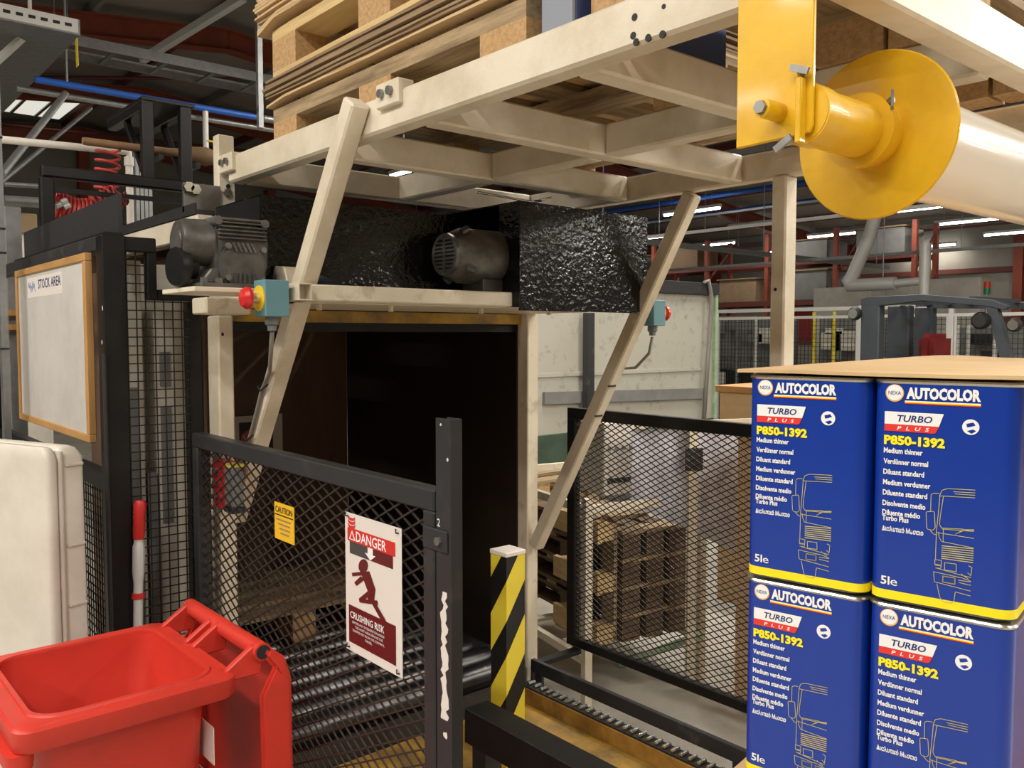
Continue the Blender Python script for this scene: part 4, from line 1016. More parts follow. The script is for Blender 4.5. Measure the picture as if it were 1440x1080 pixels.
MB().beam(at(66, 266, Y=3.6), at(300, 288, Y=3.6), .012, .018).build('mid_rod', M['black_paint'], t)
B(fB.x+.03, fB.x+.07, 3.58, 3.625, 2.0, fB.z).build('end_post', M['black_paint'], t, bevel=.004)
for px, pt in ((208, 142), (261, 150)):
    a = at(px, 250, Y=3.6); b = at(px, pt, Y=3.6)
    B(a.x-.022, a.x+.022, 3.58, 3.62, fB.z, b.z).build('bracket_post', M['black_paint'], t, bevel=.003)
    MB().beam(V(a.x, 3.6, b.z-.02), V(a.x, 4.06, b.z-.02), .04, .035).build('bracket_arm', M['black_paint'], t, bevel=.003)
    MB().beam(V(a.x, 3.62, b.z-.30), V(a.x, 3.85, b.z-.04), .02, .025, (1, 0, 0)).build('bracket_strut', M['black_paint'], t, bevel=.002)
a, b = at(208, 142, Y=3.6), at(261, 150, Y=3.6)
B(a.x-.03, b.x+.03, 3.575, 4.06, a.z-.004, a.z+.012).build('bracket_top', M['black_paint'], t, bevel=.002)
# shovel handle through the bracket
h0, h1 = at(115, 198, Y=3.70), at(303, 222, Y=3.70)
dh = (h1-h0)
t = thing('shovel_handle', 'worn brown wooden shovel handle resting across the black bracket', 'tool', (h0.x+.3, 3.7, h0.z))
MB().lathe([(0, 0), (.014, .003), (.016, .02), (.016, .60*dh.length), (.020, .72*dh.length), (.034, .80*dh.length), (.040, .92*dh.length), (.028, .99*dh.length), (0, dh.length)], h0, dh, 16).build('handle', M['ash_handle'], t, smooth=True)
hr = bpy.data.objects['hose_frame']
for u in (.52, .80):
    p = h0+dh*u; B(p.x-.01, p.x+.01, 3.62, 3.76, p.z-.047 - (.02 if u > .7 else 0), p.z-.030-(.014 if u > .7 else 0)).build('rest_peg', M['black_paint'], hr)
# red coiled hoses
def helix(p0, p1, R, turns, r, sag=0):
    p0, p1 = Vector(p0), Vector(p1); d_ = p1-p0; s_, u_ = perp(d_, (0, 0, 1)); P = []
    N = turns*12
    for i in range(N+1):
        k = i/N; a = k*turns*2*math.pi
        P.append(p0 + d_*k + s_*R*math.cos(a) + u_*R*math.sin(a) + V(0, 0, -sag*math.sin(k*math.pi)))
    return P
t = thing('coiled_hose', 'red coiled air hose bundle lying inside the black frame', 'hose', (1.0, 3.7, 2.0))
MB().path(helix(at(75, 285, Y=3.68), at(128, 298, Y=3.68), .055, 9, .007, .02), .0065, 6).build('hose_coil', M['red_hose'], t, smooth=2)
MB().path(helix(at(128, 296, Y=3.68), at(170, 272, Y=3.68), .045, 6, .007, .0), .0065, 6).build('hose_coil', M['red_hose'], t, smooth=2)
for px, py in ((78, 291), (86, 285), (90, 292)):
    p = at(px, py, Y=3.62); MB().cyl(p, p+V(.02, 0, .012), .011, 8).build('brass_fitting', M['galv_light'], t)
t = thing('coiled_hose', 'red coiled air hose stretched upright above the black frame', 'hose', (1.1, 3.75, 2.2))
MB().path(helix(at(150, 268, Y=3.75), at(152, 205, Y=3.75), .045, 5, .006), .006, 6).build('hose_coil', M['red_hose'], t, smooth=2)
# white conduit
t = thing('white_conduit', 'white plastic conduit with elbow dropping beside the red hose', 'pipe', (1.2, 4.2, 2.1))
c0, c1 = at(-10, 195, Y=4.2), at(181, 215, Y=4.2)
MB().path([c0, c1-V(.03, 0, -.003), c1, c1-V(0, 0, .03), V(c1.x, 4.2, 0)], .016, 12).build('conduit', M['white_plastic'], t, smooth=2)
MB().cyl(c1-V(0, 0, .02), c1-V(0, 0, .06), .022, 12).build('elbow_collar', M['white_plastic'], t, smooth=True)
# vertical grey support behind
t = thing('pump_column', 'grey ribbed column standing behind the hose bracket', 'column', (1.35, 4.4, 0))
a = at(200, 230, Y=4.4)
for dxx in (-.03, -.01, .01, .03): B(a.x+dxx-.008, a.x+dxx+.008, 4.38, 4.42, 1.0, at(200, 205, Y=4.4).z).build('rib', M['galv'], t)
B(a.x-.06, a.x+.06, 4.36, 4.44, 0, 1.0).build('column_base', M['machine_grey'], t)
# pale machinery at the left edge
t = thing('filling_machine', 'pale grey machine with valves and rods beyond the guard plate', 'machine', (1.0, 4.9, 0))
a, b = at(8, 270, Y=4.9), at(58, 330, Y=4.9)
B(a.x-.3, b.x+.03, 4.9, 5.3, 0, at(30, 322, Y=4.9).z).build('machine_body', M['machine_pale'], t, bevel=.01)
B(a.x, b.x-.02, 4.88, 4.90, at(30, 300, Y=4.9).z-.1, at(30, 300, Y=4.9).z).build('valve_block', M['cardboard_dark'], t, bevel=.005)
for py, r in ((259, .012), (282, .026)):
    p, q = at(6, py, Y=4.86), at(56, py+3, Y=4.86); MB().cyl(p, q, r, 12).build('rod', M['galv'], t, smooth=True)
a = at(18, 300, Y=4.2)
B(at(6, 300, Y=4.3).x, at(30, 300, Y=4.3).x, 4.3, 4.4, 0, at(15, 290, Y=4.3).z).build('side_cabinet', M['galv'], t, bevel=.004)
for px, py in ((22, 440), (20, 460)):
    p = at(px, py, Y=4.25); B(p.x-.05, p.x+.06, 4.24, 4.29, p.z-.012, p.z+.012).build('shelf_edge', M['oak_trim'], t)
# cable trays and pipes overhead
def ladder(label, y0, y1, x0, x1, z, n, mt='galv', nm='cable_tray'):
    t = thing(nm, label, 'cable tray', ((x0+x1)/2, (y0+y1)/2, z))
    for y in (y0, y1): B(x0, x1, y-.01, y+.01, z, z+.09).build('side_rail', M[mt], t)
    for i in range(n):
        x = x0+(x1-x0)*(i+.5)/n; B(x-.02, x+.02, y0+.01, y1-.01, z+.005, z+.02).build('rung', M[mt], t)
    for xx in (x0+.3, (x0+x1)/2, x1-.4):
        for yy in (y0, y1): MB().cyl((xx, yy, z+.09), (xx, yy, roofz(xx)-.0), .006, 6).build('hanger_rod', M[mt], t)
    return t
ladder('galvanised ladder cable tray high above the hose frame', 8.3, 8.75, 1.7, 9.0, 4.17, 16)
zt = 3.6
a = at(113, 50, Z=zt)
t = thing('cable_duct', 'wide galvanised cable duct with perforated end hanging above the hose frame', 'cable tray', (a.x-.3, a.y+2, zt))
B(a.x-.9, a.x, a.y, 13.0, zt, zt+.012).build('duct_base', M['galv'], t)
for xx in (a.x-.9, a.x-.012): B(xx, xx+.012, a.y, 13.0, zt+.012, zt+.10).build('side_wall', M['galv'], t)
B(a.x-.888, a.x-.012, a.y, a.y+.01, zt+.012, zt+.10).build('end_lip', M['galv_light'], t)
for i in range(12): B(a.x-.86+i*.07, a.x-.82+i*.07, a.y-.002, a.y, zt+.045, zt+.065).build('slot', M['black_matt'], t)
MB().cyl((a.x-.28, a.y+.05, zt+.012), (a.x-.28, a.y+.05, roofz(a.x)), .012, 8).build('hanger_rod', M['white_plastic'], t)
MB().cyl((a.x-.6, 10, zt+.012), (a.x-.6, 10, roofz(a.x)), .012, 8).build('hanger_rod', M['galv'], t)
MB().beam(V(a.x-.02, a.y+.02, zt-.02), V(a.x-.02, a.y+.01, zt-.2), .05, .004, (1, 0, 0)).build('warning_tape', M['yellow_tape'], t)
MB().beam(V(a.x-.5, a.y+.5, zt-.25), V(a.x-.28, a.y+.3, zt+.0), .05, .03).build('strut', M['galv_light'], t)
t = thing('blue_pipe', 'blue compressed air pipe with grey joint running under the roof', 'pipe', (3, 6.7, 3.4))
y_ = 6.7; zb_ = 3.4
MB().cyl((1.40, y_, zb_), (3.05, y_, zb_), .024, 14).build('pipe_run', M['blue_pipe'], t, smooth=True)
MB().cyl((3.05, y_, zb_), (3.35, y_, zb_), .028, 14).build('pipe_joint', M['galv'], t, smooth=True)
MB().cyl((3.35, y_, zb_), (4.6, y_, zb_), .024, 14).build('pipe_run', M['blue_pipe'], t, smooth=True)
MB().cyl((1.3, y_+.08, zb_-.06), (4.6, y_+.08, zb_-.06), .022, 12).build('return_pipe', M['galv'], t, smooth=True)
for x in (1.6, 3.2, 4.4): MB().cyl((x, y_, zb_+.02), (x, y_, roofz(x)), .008, 6).build('hanger_rod', M['galv'], t)
v = at(289, 170, Y=6.7); MB().cyl((v.x, y_, zb_-.02), (v.x, y_, zb_-.42), .022, 10).build('drain_leg', M['galv_light'], t, smooth=True)
MB().cyl((v.x, y_-.02, zb_-.25), (v.x+.1, y_-.02, zb_-.25), .008, 8).build('valve_lever', M['yellow_tape'], t)
t = thing('drop_pole', 'vertical galvanised strut hanging from the roof beside the cardboard', 'strut', (2.67, 6.0, 3.2))
p = at(366, 180, Y=6.0); B(p.x-.018, p.x+.018, 5.98, 6.02, p.z, roofz(p.x)).build('strut', M['galv'], t)
for lb, (A_, B__), r in (('slanted grey pipe below the blue pipe, beside the bracket', ((92, 132), (2, 245)), .022), ('slanted grey pipe behind the white conduit', ((128, 152), (2, 256)), .016)):
    p, q = (at(*A_, Y=6.2), at(*B__, Y=5.4)) if r > .02 else (at(*A_, Y=7.6), at(*B__, Y=7.0)); o = MB().cyl(p, q, r, 12).build('sloping_pipe', M['galv'], smooth=True); tag(o, lb, 'pipe')
p, q = at(342, -4, Y=10), at(200, 84, Y=12.5)
o = MB().beam(p, q, .09, .09).build('diagonal_strut', M['galv_light']); tag(o, 'pale diagonal roof strut high above the blue pipe', 'strut')
# ------------------------------------------------------------------ behind the right fence: rack, pallets, sheet, cartons, tipping skip
P1 = V(2.68, 2.64, 0); ed = V(.976, -.217, 0); nd = V(.217, .976, 0); RW, RD = .645, 1.15
t = thing('steel_rack', 'white painted steel rack with low rails beyond the mesh fence', 'rack', (P1.x+.3, P1.y+.5, 0))
legs = [P1, P1+ed*RW, P1+nd*RD, P1+ed*RW+nd*RD]
hts = [.93, .90, .93, .90]
for q, h in zip(legs, hts): MB().obox(q+V(0, 0, h/2), ed*.018, nd*.018, V(0, 0, h/2)).build('leg', M['cream_worn'], t)
for zz in (.20, .88):
    for a_, b_ in ((0, 2), (1, 3), (0, 1), (2, 3)):
        if zz == .20 and (a_, b_) == (0, 1): continue
        q0, q1 = legs[a_], legs[b_]; dd_ = (q1-q0).normalized()
        MB().beam(q0+dd_*.019+V(0, 0, zz), q1-dd_*.019+V(0, 0, zz), .03, .036).build('rail', M['cream_worn'], t)
for k in (.2, .5, .8):
    q0 = legs[0]+nd*RD*k; MB().beam(q0+ed*.03+V(0, 0, .21), q0+ed*(RW-.03)+V(0, 0, .21), .05, .016).build('slat', M['cream_worn'], t)
# small helper for things in the rack's direction
def rbox(m, c, a, b, z0, z1): return m.obox(Vector((c.x, c.y, (z0+z1)/2)), ed*a, nd*b, V(0, 0, (z1-z0)/2))
def spallet(label, c, a, b, z0, grp, H=.13, mt=('wood_dark_and_shaded', 'wood_old_x')):
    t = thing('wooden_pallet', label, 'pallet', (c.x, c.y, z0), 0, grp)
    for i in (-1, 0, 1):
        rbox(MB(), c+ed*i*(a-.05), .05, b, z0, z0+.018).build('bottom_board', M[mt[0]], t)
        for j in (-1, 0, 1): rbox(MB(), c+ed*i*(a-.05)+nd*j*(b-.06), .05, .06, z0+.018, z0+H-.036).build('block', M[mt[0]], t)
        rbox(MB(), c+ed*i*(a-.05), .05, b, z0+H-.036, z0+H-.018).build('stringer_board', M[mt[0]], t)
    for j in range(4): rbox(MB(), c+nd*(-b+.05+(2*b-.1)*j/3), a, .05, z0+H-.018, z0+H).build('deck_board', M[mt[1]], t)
    return t
rc = P1+ed*(.43)+nd*(RD/2)
gs = 'pallets piled on the white rack'
labs = ['lowest shade-darkened pallet of the pile on the white rack', 'second shade-darkened pallet up in the pile on the white rack', 'third shade-darkened pallet up in the pile on the white rack', 'topmost shade-darkened pallet of the pile on the white rack']
for i in range(4): spallet(labs[i], rc, .185, .50, .219+i*.1305, gs)  # shade on the pile is put into its wood colour
# upright pallet standing before the pile
c = P1+ed*.135+nd*.30
t = thing('wooden_pallet', 'wooden pallet stood on its edge between the rack legs', 'pallet', (c.x, c.y, .219))
for zz in (.26, .50, .74):
    rbox(MB(), c, .012, .20, zz-.05, zz+.05).build('deck_board', M['wood'], t)
    for j in (-1, 1): rbox(MB(), c+ed*.045+nd*j*.15, .032, .05, zz-.04, zz+.04).build('block', M['wood'], t)
for j in (-1, 1): rbox(MB(), c+ed*.087+nd*j*.15, .009, .05, .22, .80).build('stringer_board', M['wood_old'], t)
# white cabinet on the rack
c = P1+ed*.30+nd*.30
t = thing('white_cabinet', 'small white cabinet with dark slot standing on the rack top', 'cabinet', (c.x, c.y, .90))
rbox(MB(), c, .12, .16, .90, 1.24).build('cabinet_body', M['white_plastic'], t, bevel=.004)
MB().obox(c-nd*.1615+V(0, 0, .97), ed*.10, nd*.001, V(0, 0, .012)).build('slot', M['black_matt'], t)
for i in range(5): MB().obox(c-nd*.1615+ed*(-.09+.04*i)+V(0, 0, 1.12), ed*.009, nd*.001, V(0, 0, .009)).build('knob', M['cable_grey'], t)
# grey plastic sheet draped over the end of the pile
g0, g1 = at(889, 650, Y=2.60), at(1055, 650, Y=2.36)
gd = (g1-g0); gd.z = 0; gl = gd.length; gd.normalize(); gn = V(-gd.y, gd.x, 0)
m = MB(); vs = []; fs = []; NX, NY = 16, 10
for k in (0, 1):
    for j in range(NY+1):
        for i in range(NX+1):
            u, v = i/NX, j/NY; bot = .88-.30*u
            wob = .010*math.sin(u*11+v*2)+.006*math.sin(u*23-v*5)
            vs.append(Vector((g0.x, g0.y, 0))+gd*gl*u+gn*(wob+.003*k)+V(0, 0, 1.225+(bot-1.225)*v-.03*u*(1-v)))
Wd = NX+1; Hn = Wd*(NY+1)
for j in range(NY):
    for i in range(NX):
        a = j*Wd+i; fs += [(a, a+Wd, a+Wd+1, a+1), (Hn+a, Hn+a+1, Hn+a+Wd+1, Hn+a+Wd)]
o = m.add(vs, fs).build('plastic_sheet', M['grey_sheet'], smooth=2); tag(o, 'pale grey plastic sheet draped behind the mesh fence', 'plastic sheet')
q = Vector((g0.x, g0.y, 0))
t = thing('sheet_stand', 'slim white stand carrying a black square panel before the grey sheet', 'stand', (q+gd*gl*.42-gn*.03)[:])
sp = q+gd*gl*.46-gn*.045
MB().obox(sp+V(0, 0, .63), gd*.022, gn*.010, V(0, 0, .63)).build('strip', M['cream'], t)
MB().obox(q+gd*gl*.5-gn*.03+V(0, 0, 1.245), gd*gl*.5, gn*.010, V(0, 0, .012)).build('cross_bar', M['cream'], t)
MB().obox(sp-gn*.012+V(0, 0, 1.08), gd*.045, gn*.002, V(0, 0, .052)).build('black_panel', M['print_black'], t)
# leaning pale green tube
a, b = at(872, 934, Z=.02), at(985, 893, Y=2.46)
t = thing('green_tube', 'white and pale green tube leaning from the floor onto the rack', 'tube', (a.x, a.y, 0))
MB().cyl(a, b, .018, 12).build('tube', M['pale_green'], t, smooth=True)
# cartons at the right behind the fence
t = thing('carton', 'tall brown carton with red hazard diamond beside the grey sheet', 'box', (3.6, 1.9, 0))
B(3.16, 3.9, 1.45, 2.20, 0, 1.22).build('carton_body', M['carton'], t, bevel=.004)
for x_ in (3.16-.004,): 
    B(x_, x_+.0035, 2.05, 2.06, .02, 1.2).build('corner_seam', M['cardboard_dark'], t)
    MB().prism([(0, -.07), (.07, 0), (0, .07), (-.07, 0)], (x_, 1.80, .62), (0, 1, 0), (0, 0, 1), (.003, 0, 0)).build('hazard_diamond', M['print_red'], t)
    B(x_, x_+.003, 1.68, 1.92, .50, .74).build('hazard_label', M['paper'], t)
t = thing('carton', 'long brown carton lying behind the taller carton', 'box', (5.0, 2.4, 0))
B(4.4, 5.6, 1.6, 3.2, 0, 1.30).build('carton_body', M['cardboard'], t, bevel=.004); B(4.38, 5.62, 1.58, 3.22, 1.30, 1.34).build('carton_lid', M['oak_trim'], t, bevel=.003)
# stack of pallets between post and rack
for i in range(5):
    pallet(['lowest', 'second', 'middle', 'fourth', 'topmost'][i] + ' pallet of the stack on the floor behind the enclosure', 3.15, 4.15, 3.98, 4.95, .001+i*.1455, True, 'floor pallet stack behind the rack', True, .145, 5)
# big off-white tipping skip
SY = 5.2
sx0, sx1 = at(740, 500, Y=SY).x, at(1003, 500, Y=SY).x
sz1 = at(1003, 399, Y=SY).z; szm = at(780, 610, Y=SY).z; szb = at(780, 668, Y=SY).z
t = thing('tipping_skip', 'large dirty white skip with green base and grey top bar', 'skip', ((sx0+sx1)/2, SY+.6, 0))
B(sx0, sx1, SY, SY+.02, szm, sz1-.12).build('front_panel', M['skip_white'], t)
B(sx1-.02, sx1, SY+.02, SY+1.4, szm, sz1-.12).build('side_panel', M['skip_white'], t)
B(sx0, sx0+.02, SY+.02, SY+1.4, szm, sz1-.12).build('side_panel', M['skip_white'], t)
B(sx0+.02, sx1-.02, SY+1.38, SY+1.4, szm, sz1-.12).build('rear_panel', M['skip_white'], t)
B(sx0, sx1+.02, SY-.05, SY+.05, sz1-.11, sz1).build('top_bar', M['dark_grey_paint'], t, bevel=.003)
B(sx1-.012, sx1+.03, SY-.03, SY+.0, szm, sz1-.11).build('corner_strip', M['pale_green'], t)
B(sx0, sx1-.2, SY-.012, SY, at(900, 520, Y=SY).z-.03, at(900, 520, Y=SY).z).build('ledge', M['skip_white'], t)
MB().beam(at(765, 560, Y=SY-.02), at(990, 553, Y=SY-.02), .03, .10).build('grey_bar', M['machine_grey'], t)
B(sx0, sx1, SY-.02, SY+1.4, szb, szm).build('green_base', M['skip_green'], t, bevel=.004)
p = at(829, 500, Y=SY-.10); B(p.x-.04, p.x+.04, SY-.12, SY-.06, 0, at(829, 440, Y=SY-.1).z).build('steel_upright', M['dark_grey_paint'], t)
MB().path([at(990, 398, Y=SY-.06), at(996, 394, Y=SY-.07), at(1001, 420, Y=SY-.06), at(996, 500, Y=SY-.05), at(990, 590, Y=SY-.05)], .02, 8).build('hose', M['cable_grey'], t, smooth=2)
for x in (sx0+.05, sx1-.15):
    for y in (SY+.05, SY+1.25): B(x, x+.1, y, y+.1, 0, szb).build('leg', M['skip_green'], t)

# ------------------------------------------------------------------ forklift behind the cans
FXl = 6.7
t = thing('forklift_truck', 'dark grey forklift truck with open cab frame and lamps', 'forklift', (7.2, 3.0, 0))
def fk(n, m, mt='truck_grey', **k): return m.build(n, M[mt], t, **k)
ya, yb = at(1236, 450, X=FXl).y, at(1210, 450, X=FXl).y
zt_ = at(1230, 417, X=FXl).z; yr = at(1392, 430, X=FXl).y; yr2 = at(1420, 505, X=FXl).y
fk('rear_pillar', B(FXl, FXl+.10, ya, yb, .9, zt_-.06), bevel=.01)
fk('rear_pillar', B(FXl+.95, FXl+1.05, ya, yb, .9, zt_-.06), bevel=.01)
fk('roof_rail', MB().prism([(yb, zt_-.07), (yb, zt_-.01), (yb-.05, zt_), ((yb+yr)/2, zt_+.005), (yr, zt_-.05), (yr-.12, zt_-.10), (yr-.10, zt_-.13), (yr+.02, zt_-.10), ((yb+yr)/2, zt_-.045), (ya, zt_-.075)], (FXl, 0, 0), (0, 1, 0), (0, 0, 1), (.08, 0, 0)), bevel=.004)
fk('roof_rail', MB().prism([(yb, zt_-.07), (yb, zt_), (yr, zt_-.05), (yr-.10, zt_-.13), (yr+.02, zt_-.10), (ya, zt_-.075)], (FXl+.97, 0, 0), (0, 1, 0), (0, 0, 1), (.08, 0, 0)))
for k in range(5): 
    y = yb-.12-k*(yb-yr-.1)/5; fk('roof_bar', B(FXl+.08, FXl+.97, y-.02, y+.02, zt_-.05, zt_-.02))
for x in (FXl, FXl+.97): fk('front_pillar', MB().beam((x+.04, yr, zt_-.08), (x+.04, yr2-.12, .95), .07, .07))
m = MB().prism([(ya-.22, .9), (ya-.04, .9), (ya-.02, zt_-.35), (ya-.12, zt_-.12), (ya-.30, zt_-.07), (ya-.02, zt_-.07), (ya, zt_-.07), (ya, .9)], (FXl+.30, 0, 0), (0, 1, 0), (0, 0, 1), (.1, 0, 0)) if False else B(FXl+.45, FXl+.55, ya-.03, yb, .9, zt_-.06)
fk('rear_pillar', m, bevel=.01)
fk('counterweight', B(FXl-.05, FXl+1.1, yb-.35, yb+.35, .25, .92), bevel=.08, seg=3)
fk('chassis', B(FXl, FXl+1.05, yr2-.4, yb-.35, .25, .62), bevel=.03)
fk('seat_back', B(FXl+.35, FXl+.75, yb-.42, yb-.30, .95, 1.66), 'dark_red', bevel=.04, seg=2)
fk('seat_cushion', B(FXl+.35, FXl+.75, yb-.85, yb-.42, .62, .95), 'black_matt', bevel=.04)
for x in (FXl-.02, FXl+.87):
    for y in (yb-.05, yr2-.35):
        MB().cyl((x, y, .28), (x+.2, y, .28), .28, 24).build('wheel', M['rubber'], t, smooth=True)
for x in (FXl+.1, FXl+.85): fk('mast_rail', B(x, x+.1, yr2-.62, yr2-.5, .1, 2.0), 'black_paint')
for x in (FXl+.15, FXl+.75): fk('fork', B(x, x+.12, yr2-1.6, yr2-.62, .05, .09), 'black_paint')
def lampf(px, py, r, mt='black_matt', rim='black_paint', dy=0):
    c_ = at(px, py, X=FXl-.05); l_ = MB().lathe([(0, 0), (r*.8, 0), (r, .02), (r, .05), (r*.5, .09), (0, .1)], c_, (1, .0, 0), 20).build('work_lamp', M[rim], t, smooth=True)
    MB().cyl(c_+V(-.003, 0, 0), c_, r*.72, 16).build('lens', M[mt], l_)
lampf(1199, 441, .055, 'galv', 'black_matt'); lampf(1377, 451, .065); lampf(1424, 457, .05, 'bright_steel', 'black_matt')

# ------------------------------------------------------------------ far machine fence and machinery
FX2 = 11.3; fzt = 2.02
t = thing('machine_fence', 'pale grey machine guard fence with mesh panels across the hall', 'fence', (FX2, 6, 0))
py_ = [2.2, 3.4, 3.52, 4.7, 5.9, 7.1, 8.3, 9.5, 10.7, 11.9]
for y in py_: B(FX2-.03, FX2+.03, y-.03, y+.03, 0, fzt+.03).build('fence_post', M['galv_light'], t)
for a, b in zip(py_, py_[1:]):
    if b-a < .3: continue
    for z in (fzt-.03, .15): B(FX2-.02, FX2+.02, a+.03, b-.03, z, z+.05).build('panel_rail', M['galv_light'], t)
    B(FX2-.02, FX2+.02, a+.03, b-.03, fzt-.14, fzt-.10).build('panel_rail', M['galv_light'], t)
    for y in (a+.05, b-.05): B(FX2-.015, FX2+.015, y-.015, y+.015, .2, fzt-.14).build('panel_stile', M['galv_light'], t)
m = MB(); y = 2.25
while y < 11.9: m.beam((FX2, y, .2), (FX2, y, fzt-.14), .006, .006); y += .06
z = .22
while z < fzt-.14: m.beam((FX2+.004, 2.25, z), (FX2+.004, 11.9, z), .006, .006); z += .06
m.build('mesh_infill', M['mesh_black'], t, kind='stuff')
def machine(label, x, y0, y1, h, mt, seed, cat='machine'):
    rnd = random.Random(seed)
    t = thing('production_machine', label, cat, (x+.4, (y0+y1)/2, 0))
    B(x, x+.9, y0, y1, 0, h*.55).build('machine_base', M[mt], t, bevel=.02)
    B(x+.2, x+.8, y0+.15, y1-.15, h*.55, h).build('machine_head', M['machine_grey'], t, bevel=.02)
    for k in range(7):
        y = rnd.uniform(y0+.1, y1-.3); z = rnd.uniform(.5, h*.9); w_ = rnd.uniform(.1, .35); hh = rnd.uniform(.08, .3)
        B(x-.06, x-.001, y, min(y+w_, y1-.02), z, min(z+hh, h)).build('control_panel', M[rnd.choice(['machine_pale', 'black_matt', 'galv', 'machine_grey', 'dark_grey_paint', 'black_matt'])], t, bevel=.004)
    for k in range(3):
        y = rnd.uniform(y0+.1, y1-.1); MB().cyl((x-.09, y, h*.3), (x-.09, y, h*1.02), .03, 10).build('guide_column', M[rnd.choice(['galv', 'yellow_tape', 'galv_light', 'black_matt'])], t, smooth=True)
    return t
machine('dark machine with yellow-marked columns behind the guard fence', 12.0, 7.6, 9.3, 1.9, 'black_paint', 1)
machine('grey press machine behind the guard fence near the forklift', 12.0, 5.6, 7.2, 1.95, 'dark_grey_paint', 22)
machine('pale machine behind the fence mesh past the forklift cab', 12.0, 3.0, 5.2, 1.75, 'machine_pale', 13)
machine('dark machine standing behind the skip', 12.2, 9.7, 12.0, 2.2, 'black_paint', 4)
def cabinet(label, x, y0, y1, h, mt):
    t = thing('control_cabinet', label, 'cabinet', (x+.3, (y0+y1)/2, 0))
    B(x, x+.5, y0, y1, 0, h).build('cabinet_body', M[mt], t, bevel=.01); 
    B(x-.012, x, y0+.04, y1-.04, .1, h-.05).build('door', M[mt], t); B(x-.03, x-.012, y0+.08, y0+.12, h*.5, h*.5+.12).build('handle', M['black_matt'], t)
cabinet('tall pale control cabinet behind the guard fence', 14.5, 7.4, 8.5, 2.5, 'machine_pale')
cabinet('wide pale control cabinet beyond the forklift', 16.0, 3.2, 5.4, 2.4, 'wall_paint')
cabinet('cream control cabinet below the silver duct', 15.0, 5.8, 7.0, 2.6, 'machine_pale')
# red-orange racking behind
t = thing('pallet_racking', 'red-orange pallet racking with cross beams against the far wall', 'racking', (19, 13, 0))
for y in (8.5, 10.3, 12.1, 13.9, 15.7, 17.5):
    for x in (18.5, 19.5): B(x-.05, x+.05, y-.05, y+.05, 0, 4.1).build('upright', M['orange_steel'], t)
    for k in range(4): MB().beam((18.5, y, .3+k*.9), (19.5, y, 1.2+k*.9), .04, .04).build('lattice', M['orange_steel'], t)
for z in (1.4, 2.35, 3.3):
    for x in (18.47, 19.53): B(x-.03, x+.03, 8.5, 17.5, z, z+.12).build('load_beam', M['maroon_steel'], t)
random.seed(11)
gk = 'loads on the far racking'
LD = [(9.0, 'machine_grey', 'mid grey'), (10.8, 'dark_red', 'dark red'), (12.7, 'cardboard_dark', 'brown'), (14.5, 'wood_dark_and_shaded', 'dark timber'), (16.4, 'dark_grey_paint', 'dark grey')]
for z, zn in ((1.521, 'lowest'), (2.471, 'middle'), (3.421, 'top')):
    for i, (y, mt_, cn_) in enumerate(LD):
        if (i*7+int(z*10)) % 3 == 0: continue
        h = .45+.12*((i*5+int(z*10)) % 3)
        if i == 1 and zn != 'lowest': mt_, cn_ = 'machine_grey', 'plain grey'
        t = thing('storage_box', '%s box on the %s beam level of the red-orange racking' % (cn_, zn), 'box', (19, y+.3, z), 0, gk)
        B(18.55, 19.45, y-.25, y+.85, z, z+h).build('box_body', M[mt_], t, bevel=.01); B(18.5, 19.5, y-.3, y+.9, z+h, z+h+.03).build('box_lid', M['cardboard_dark'], t)
# overhead trunking, ducts and pipes on the right
def trunk(label, x, z, y0, y1, wd=.06, hh=.05, mt='galv_light'):
    t = thing('lighting_trunking', label, 'trunking', (x, (y0+y1)/2, z))
    B(x-wd/2, x+wd/2, y0, y1, z, z+hh).build('channel', M[mt], t)
    n = int((y1-y0)/3)+1
    for i in range(n):
        y = y0+.2+i*(y1-y0-.4)/max(1, n-1); MB().cyl((x, y, z+hh), (x, y, roofz(x)), .006, 6).build('hanger_wire', M['galv'], t)
    return t
trunk('long perforated white trunking across the hall above the guard fence', 12.0, 3.38, 2.5, 22)
trunk('thin white trunking under the far battens near the racking', 16.0, 4.32, 3, 22, .05, .04)
trunk('grey trunking beyond the forklift under the roof', 14.0, 2.95, 2.5, 21, .05, .05, 'galv')
trunk('slim dark pipe run beside the far battens', 20.0, 4.0, 5, 23, .05, .05, 'maroon_steel')
t = thing('grey_trunking', 'grey cross trunking running over the guard fence', 'trunking', (12, 8.6, 3.0))
B(8.5, 17.5, 8.55, 8.62, 3.0, 3.08).build('channel', M['galv'], t)
for x in (9, 13, 17): MB().cyl((x, 8.58, 3.08), (x, 8.58, roofz(x)), .008, 6).build('hanger_wire', M['galv'], t)
t = thing('air_duct', 'round silver air duct with elbow and branch above the forklift', 'duct', (13, 6, 2.5))
d0, d1 = at(1190, 400, X=13), at(1335, 399, X=13)
p0 = V(13, d0.y, d0.z); p1 = V(13, at(1300, 398, X=13).y, d0.z)
MB().path([at(1236, 285, X=13), at(1222, 335, X=13), at(1200, 385, X=13), at(1192, 397, X=13), p0+V(0, -.05, -.02), p0+V(0, -.2, -.02), p0+V(0, -.8, -.02)], .10, 20).build('duct_run', M['galv_light'], t, smooth=True)
MB().cyl(V(13, p0.y-.6, p0.z+.06), V(13, p0.y-.6, roofz(13)), .008, 6).build('hanger_rod', M['galv'], t)
MB().cyl(p0+V(0, -.8, -.02), p1, .06, 18).build('duct_reducer', M['galv_light'], t, smooth=True)
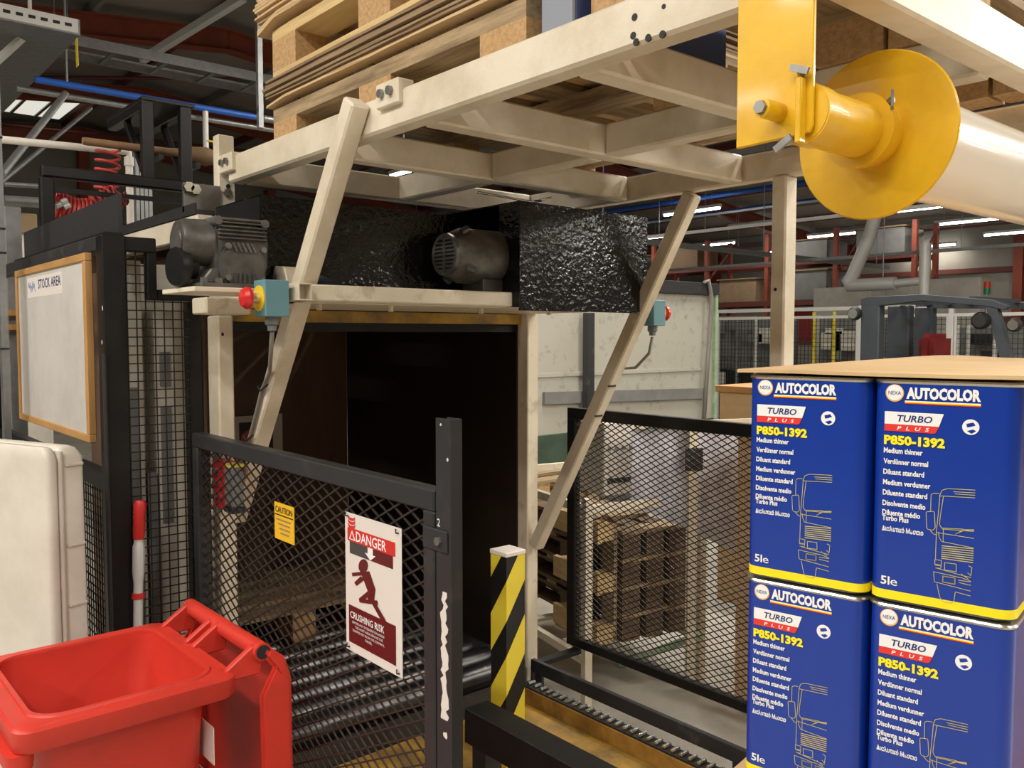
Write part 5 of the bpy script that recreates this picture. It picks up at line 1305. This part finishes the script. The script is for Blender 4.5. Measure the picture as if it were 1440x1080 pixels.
MB().cyl(p1+V(0, 0, -.5), p1+V(0, 0, .55), .08, 18).build('branch_pipe', M['galv_light'], t, smooth=True)
for lb, x, z, y0, y1 in (('blue air pipe under the roof beyond the yellow flange', 15, 4.55, 3, 21), ('second blue air pipe nearer the racking', 18, 4.7, 6, 22)):
    t = thing('blue_pipe', lb, 'pipe', (x, 12, z)); MB().cyl((x, y0, z), (x, y1, z), .05, 12).build('pipe_run', M['blue_pipe'], t, smooth=True)
    for y in (y0+1, y1-1): MB().cyl((x, y, z+.05), (x, y, roofz(x)), .008, 6).build('hanger_rod', M['galv'], t)
def ladder_y(label, x0, x1, y0, y1, z, n):
    t = thing('cable_tray', label, 'cable tray', ((x0+x1)/2, (y0+y1)/2, z))
    for x in (x0, x1): B(x-.02, x+.02, y0, y1, z, z+.1).build('side_rail', M['galv'], t)
    for i in range(n): y = y0+(y1-y0)*(i+.5)/n; B(x0+.02, x1-.02, y-.03, y+.03, z, z+.02).build('rung', M['galv'], t)
    for y in (y0+.5, y1-.5): MB().cyl((x0, y, z+.1), (x0, y, roofz(x0)), .01, 6).build('hanger_rod', M['galv'], t)
ladder_y('galvanised ladder tray over the far machines', 13.2, 13.9, 4, 20, 4.75, 22)
ladder_y('galvanised ladder tray over the forklift', 9.5, 10.1, 2, 18, 5.0, 22)
# signal tower
t = thing('signal_tower', 'small red and green signal tower on a pole beyond the forklift', 'signal light', (14.6, 4.4, 0))
p = at(1388, 405, X=14.6); p = V(14.6, p.y, p.z); MB().cyl((14.6, p.y, 1.5), (14.6, p.y, p.z-.1), .02, 10).build('pole', M['galv'], t)
MB().cyl((14.6, p.y, p.z-.1), (14.6, p.y, p.z), .05, 14).build('green_lens', M['signal_green'], t, smooth=True); MB().cyl((14.6, p.y, p.z), (14.6, p.y, p.z+.1), .05, 14).build('red_lens', M['signal_red'], t, smooth=True)
MB().cyl((14.6, p.y, 1.4), (14.6, p.y, 1.5), .06, 12).build('pole_base', M['black_matt'], t); B(14.4, 14.8, p.y-.2, p.y+.2, 0, 1.4).build('pedestal', M['machine_grey'], t)
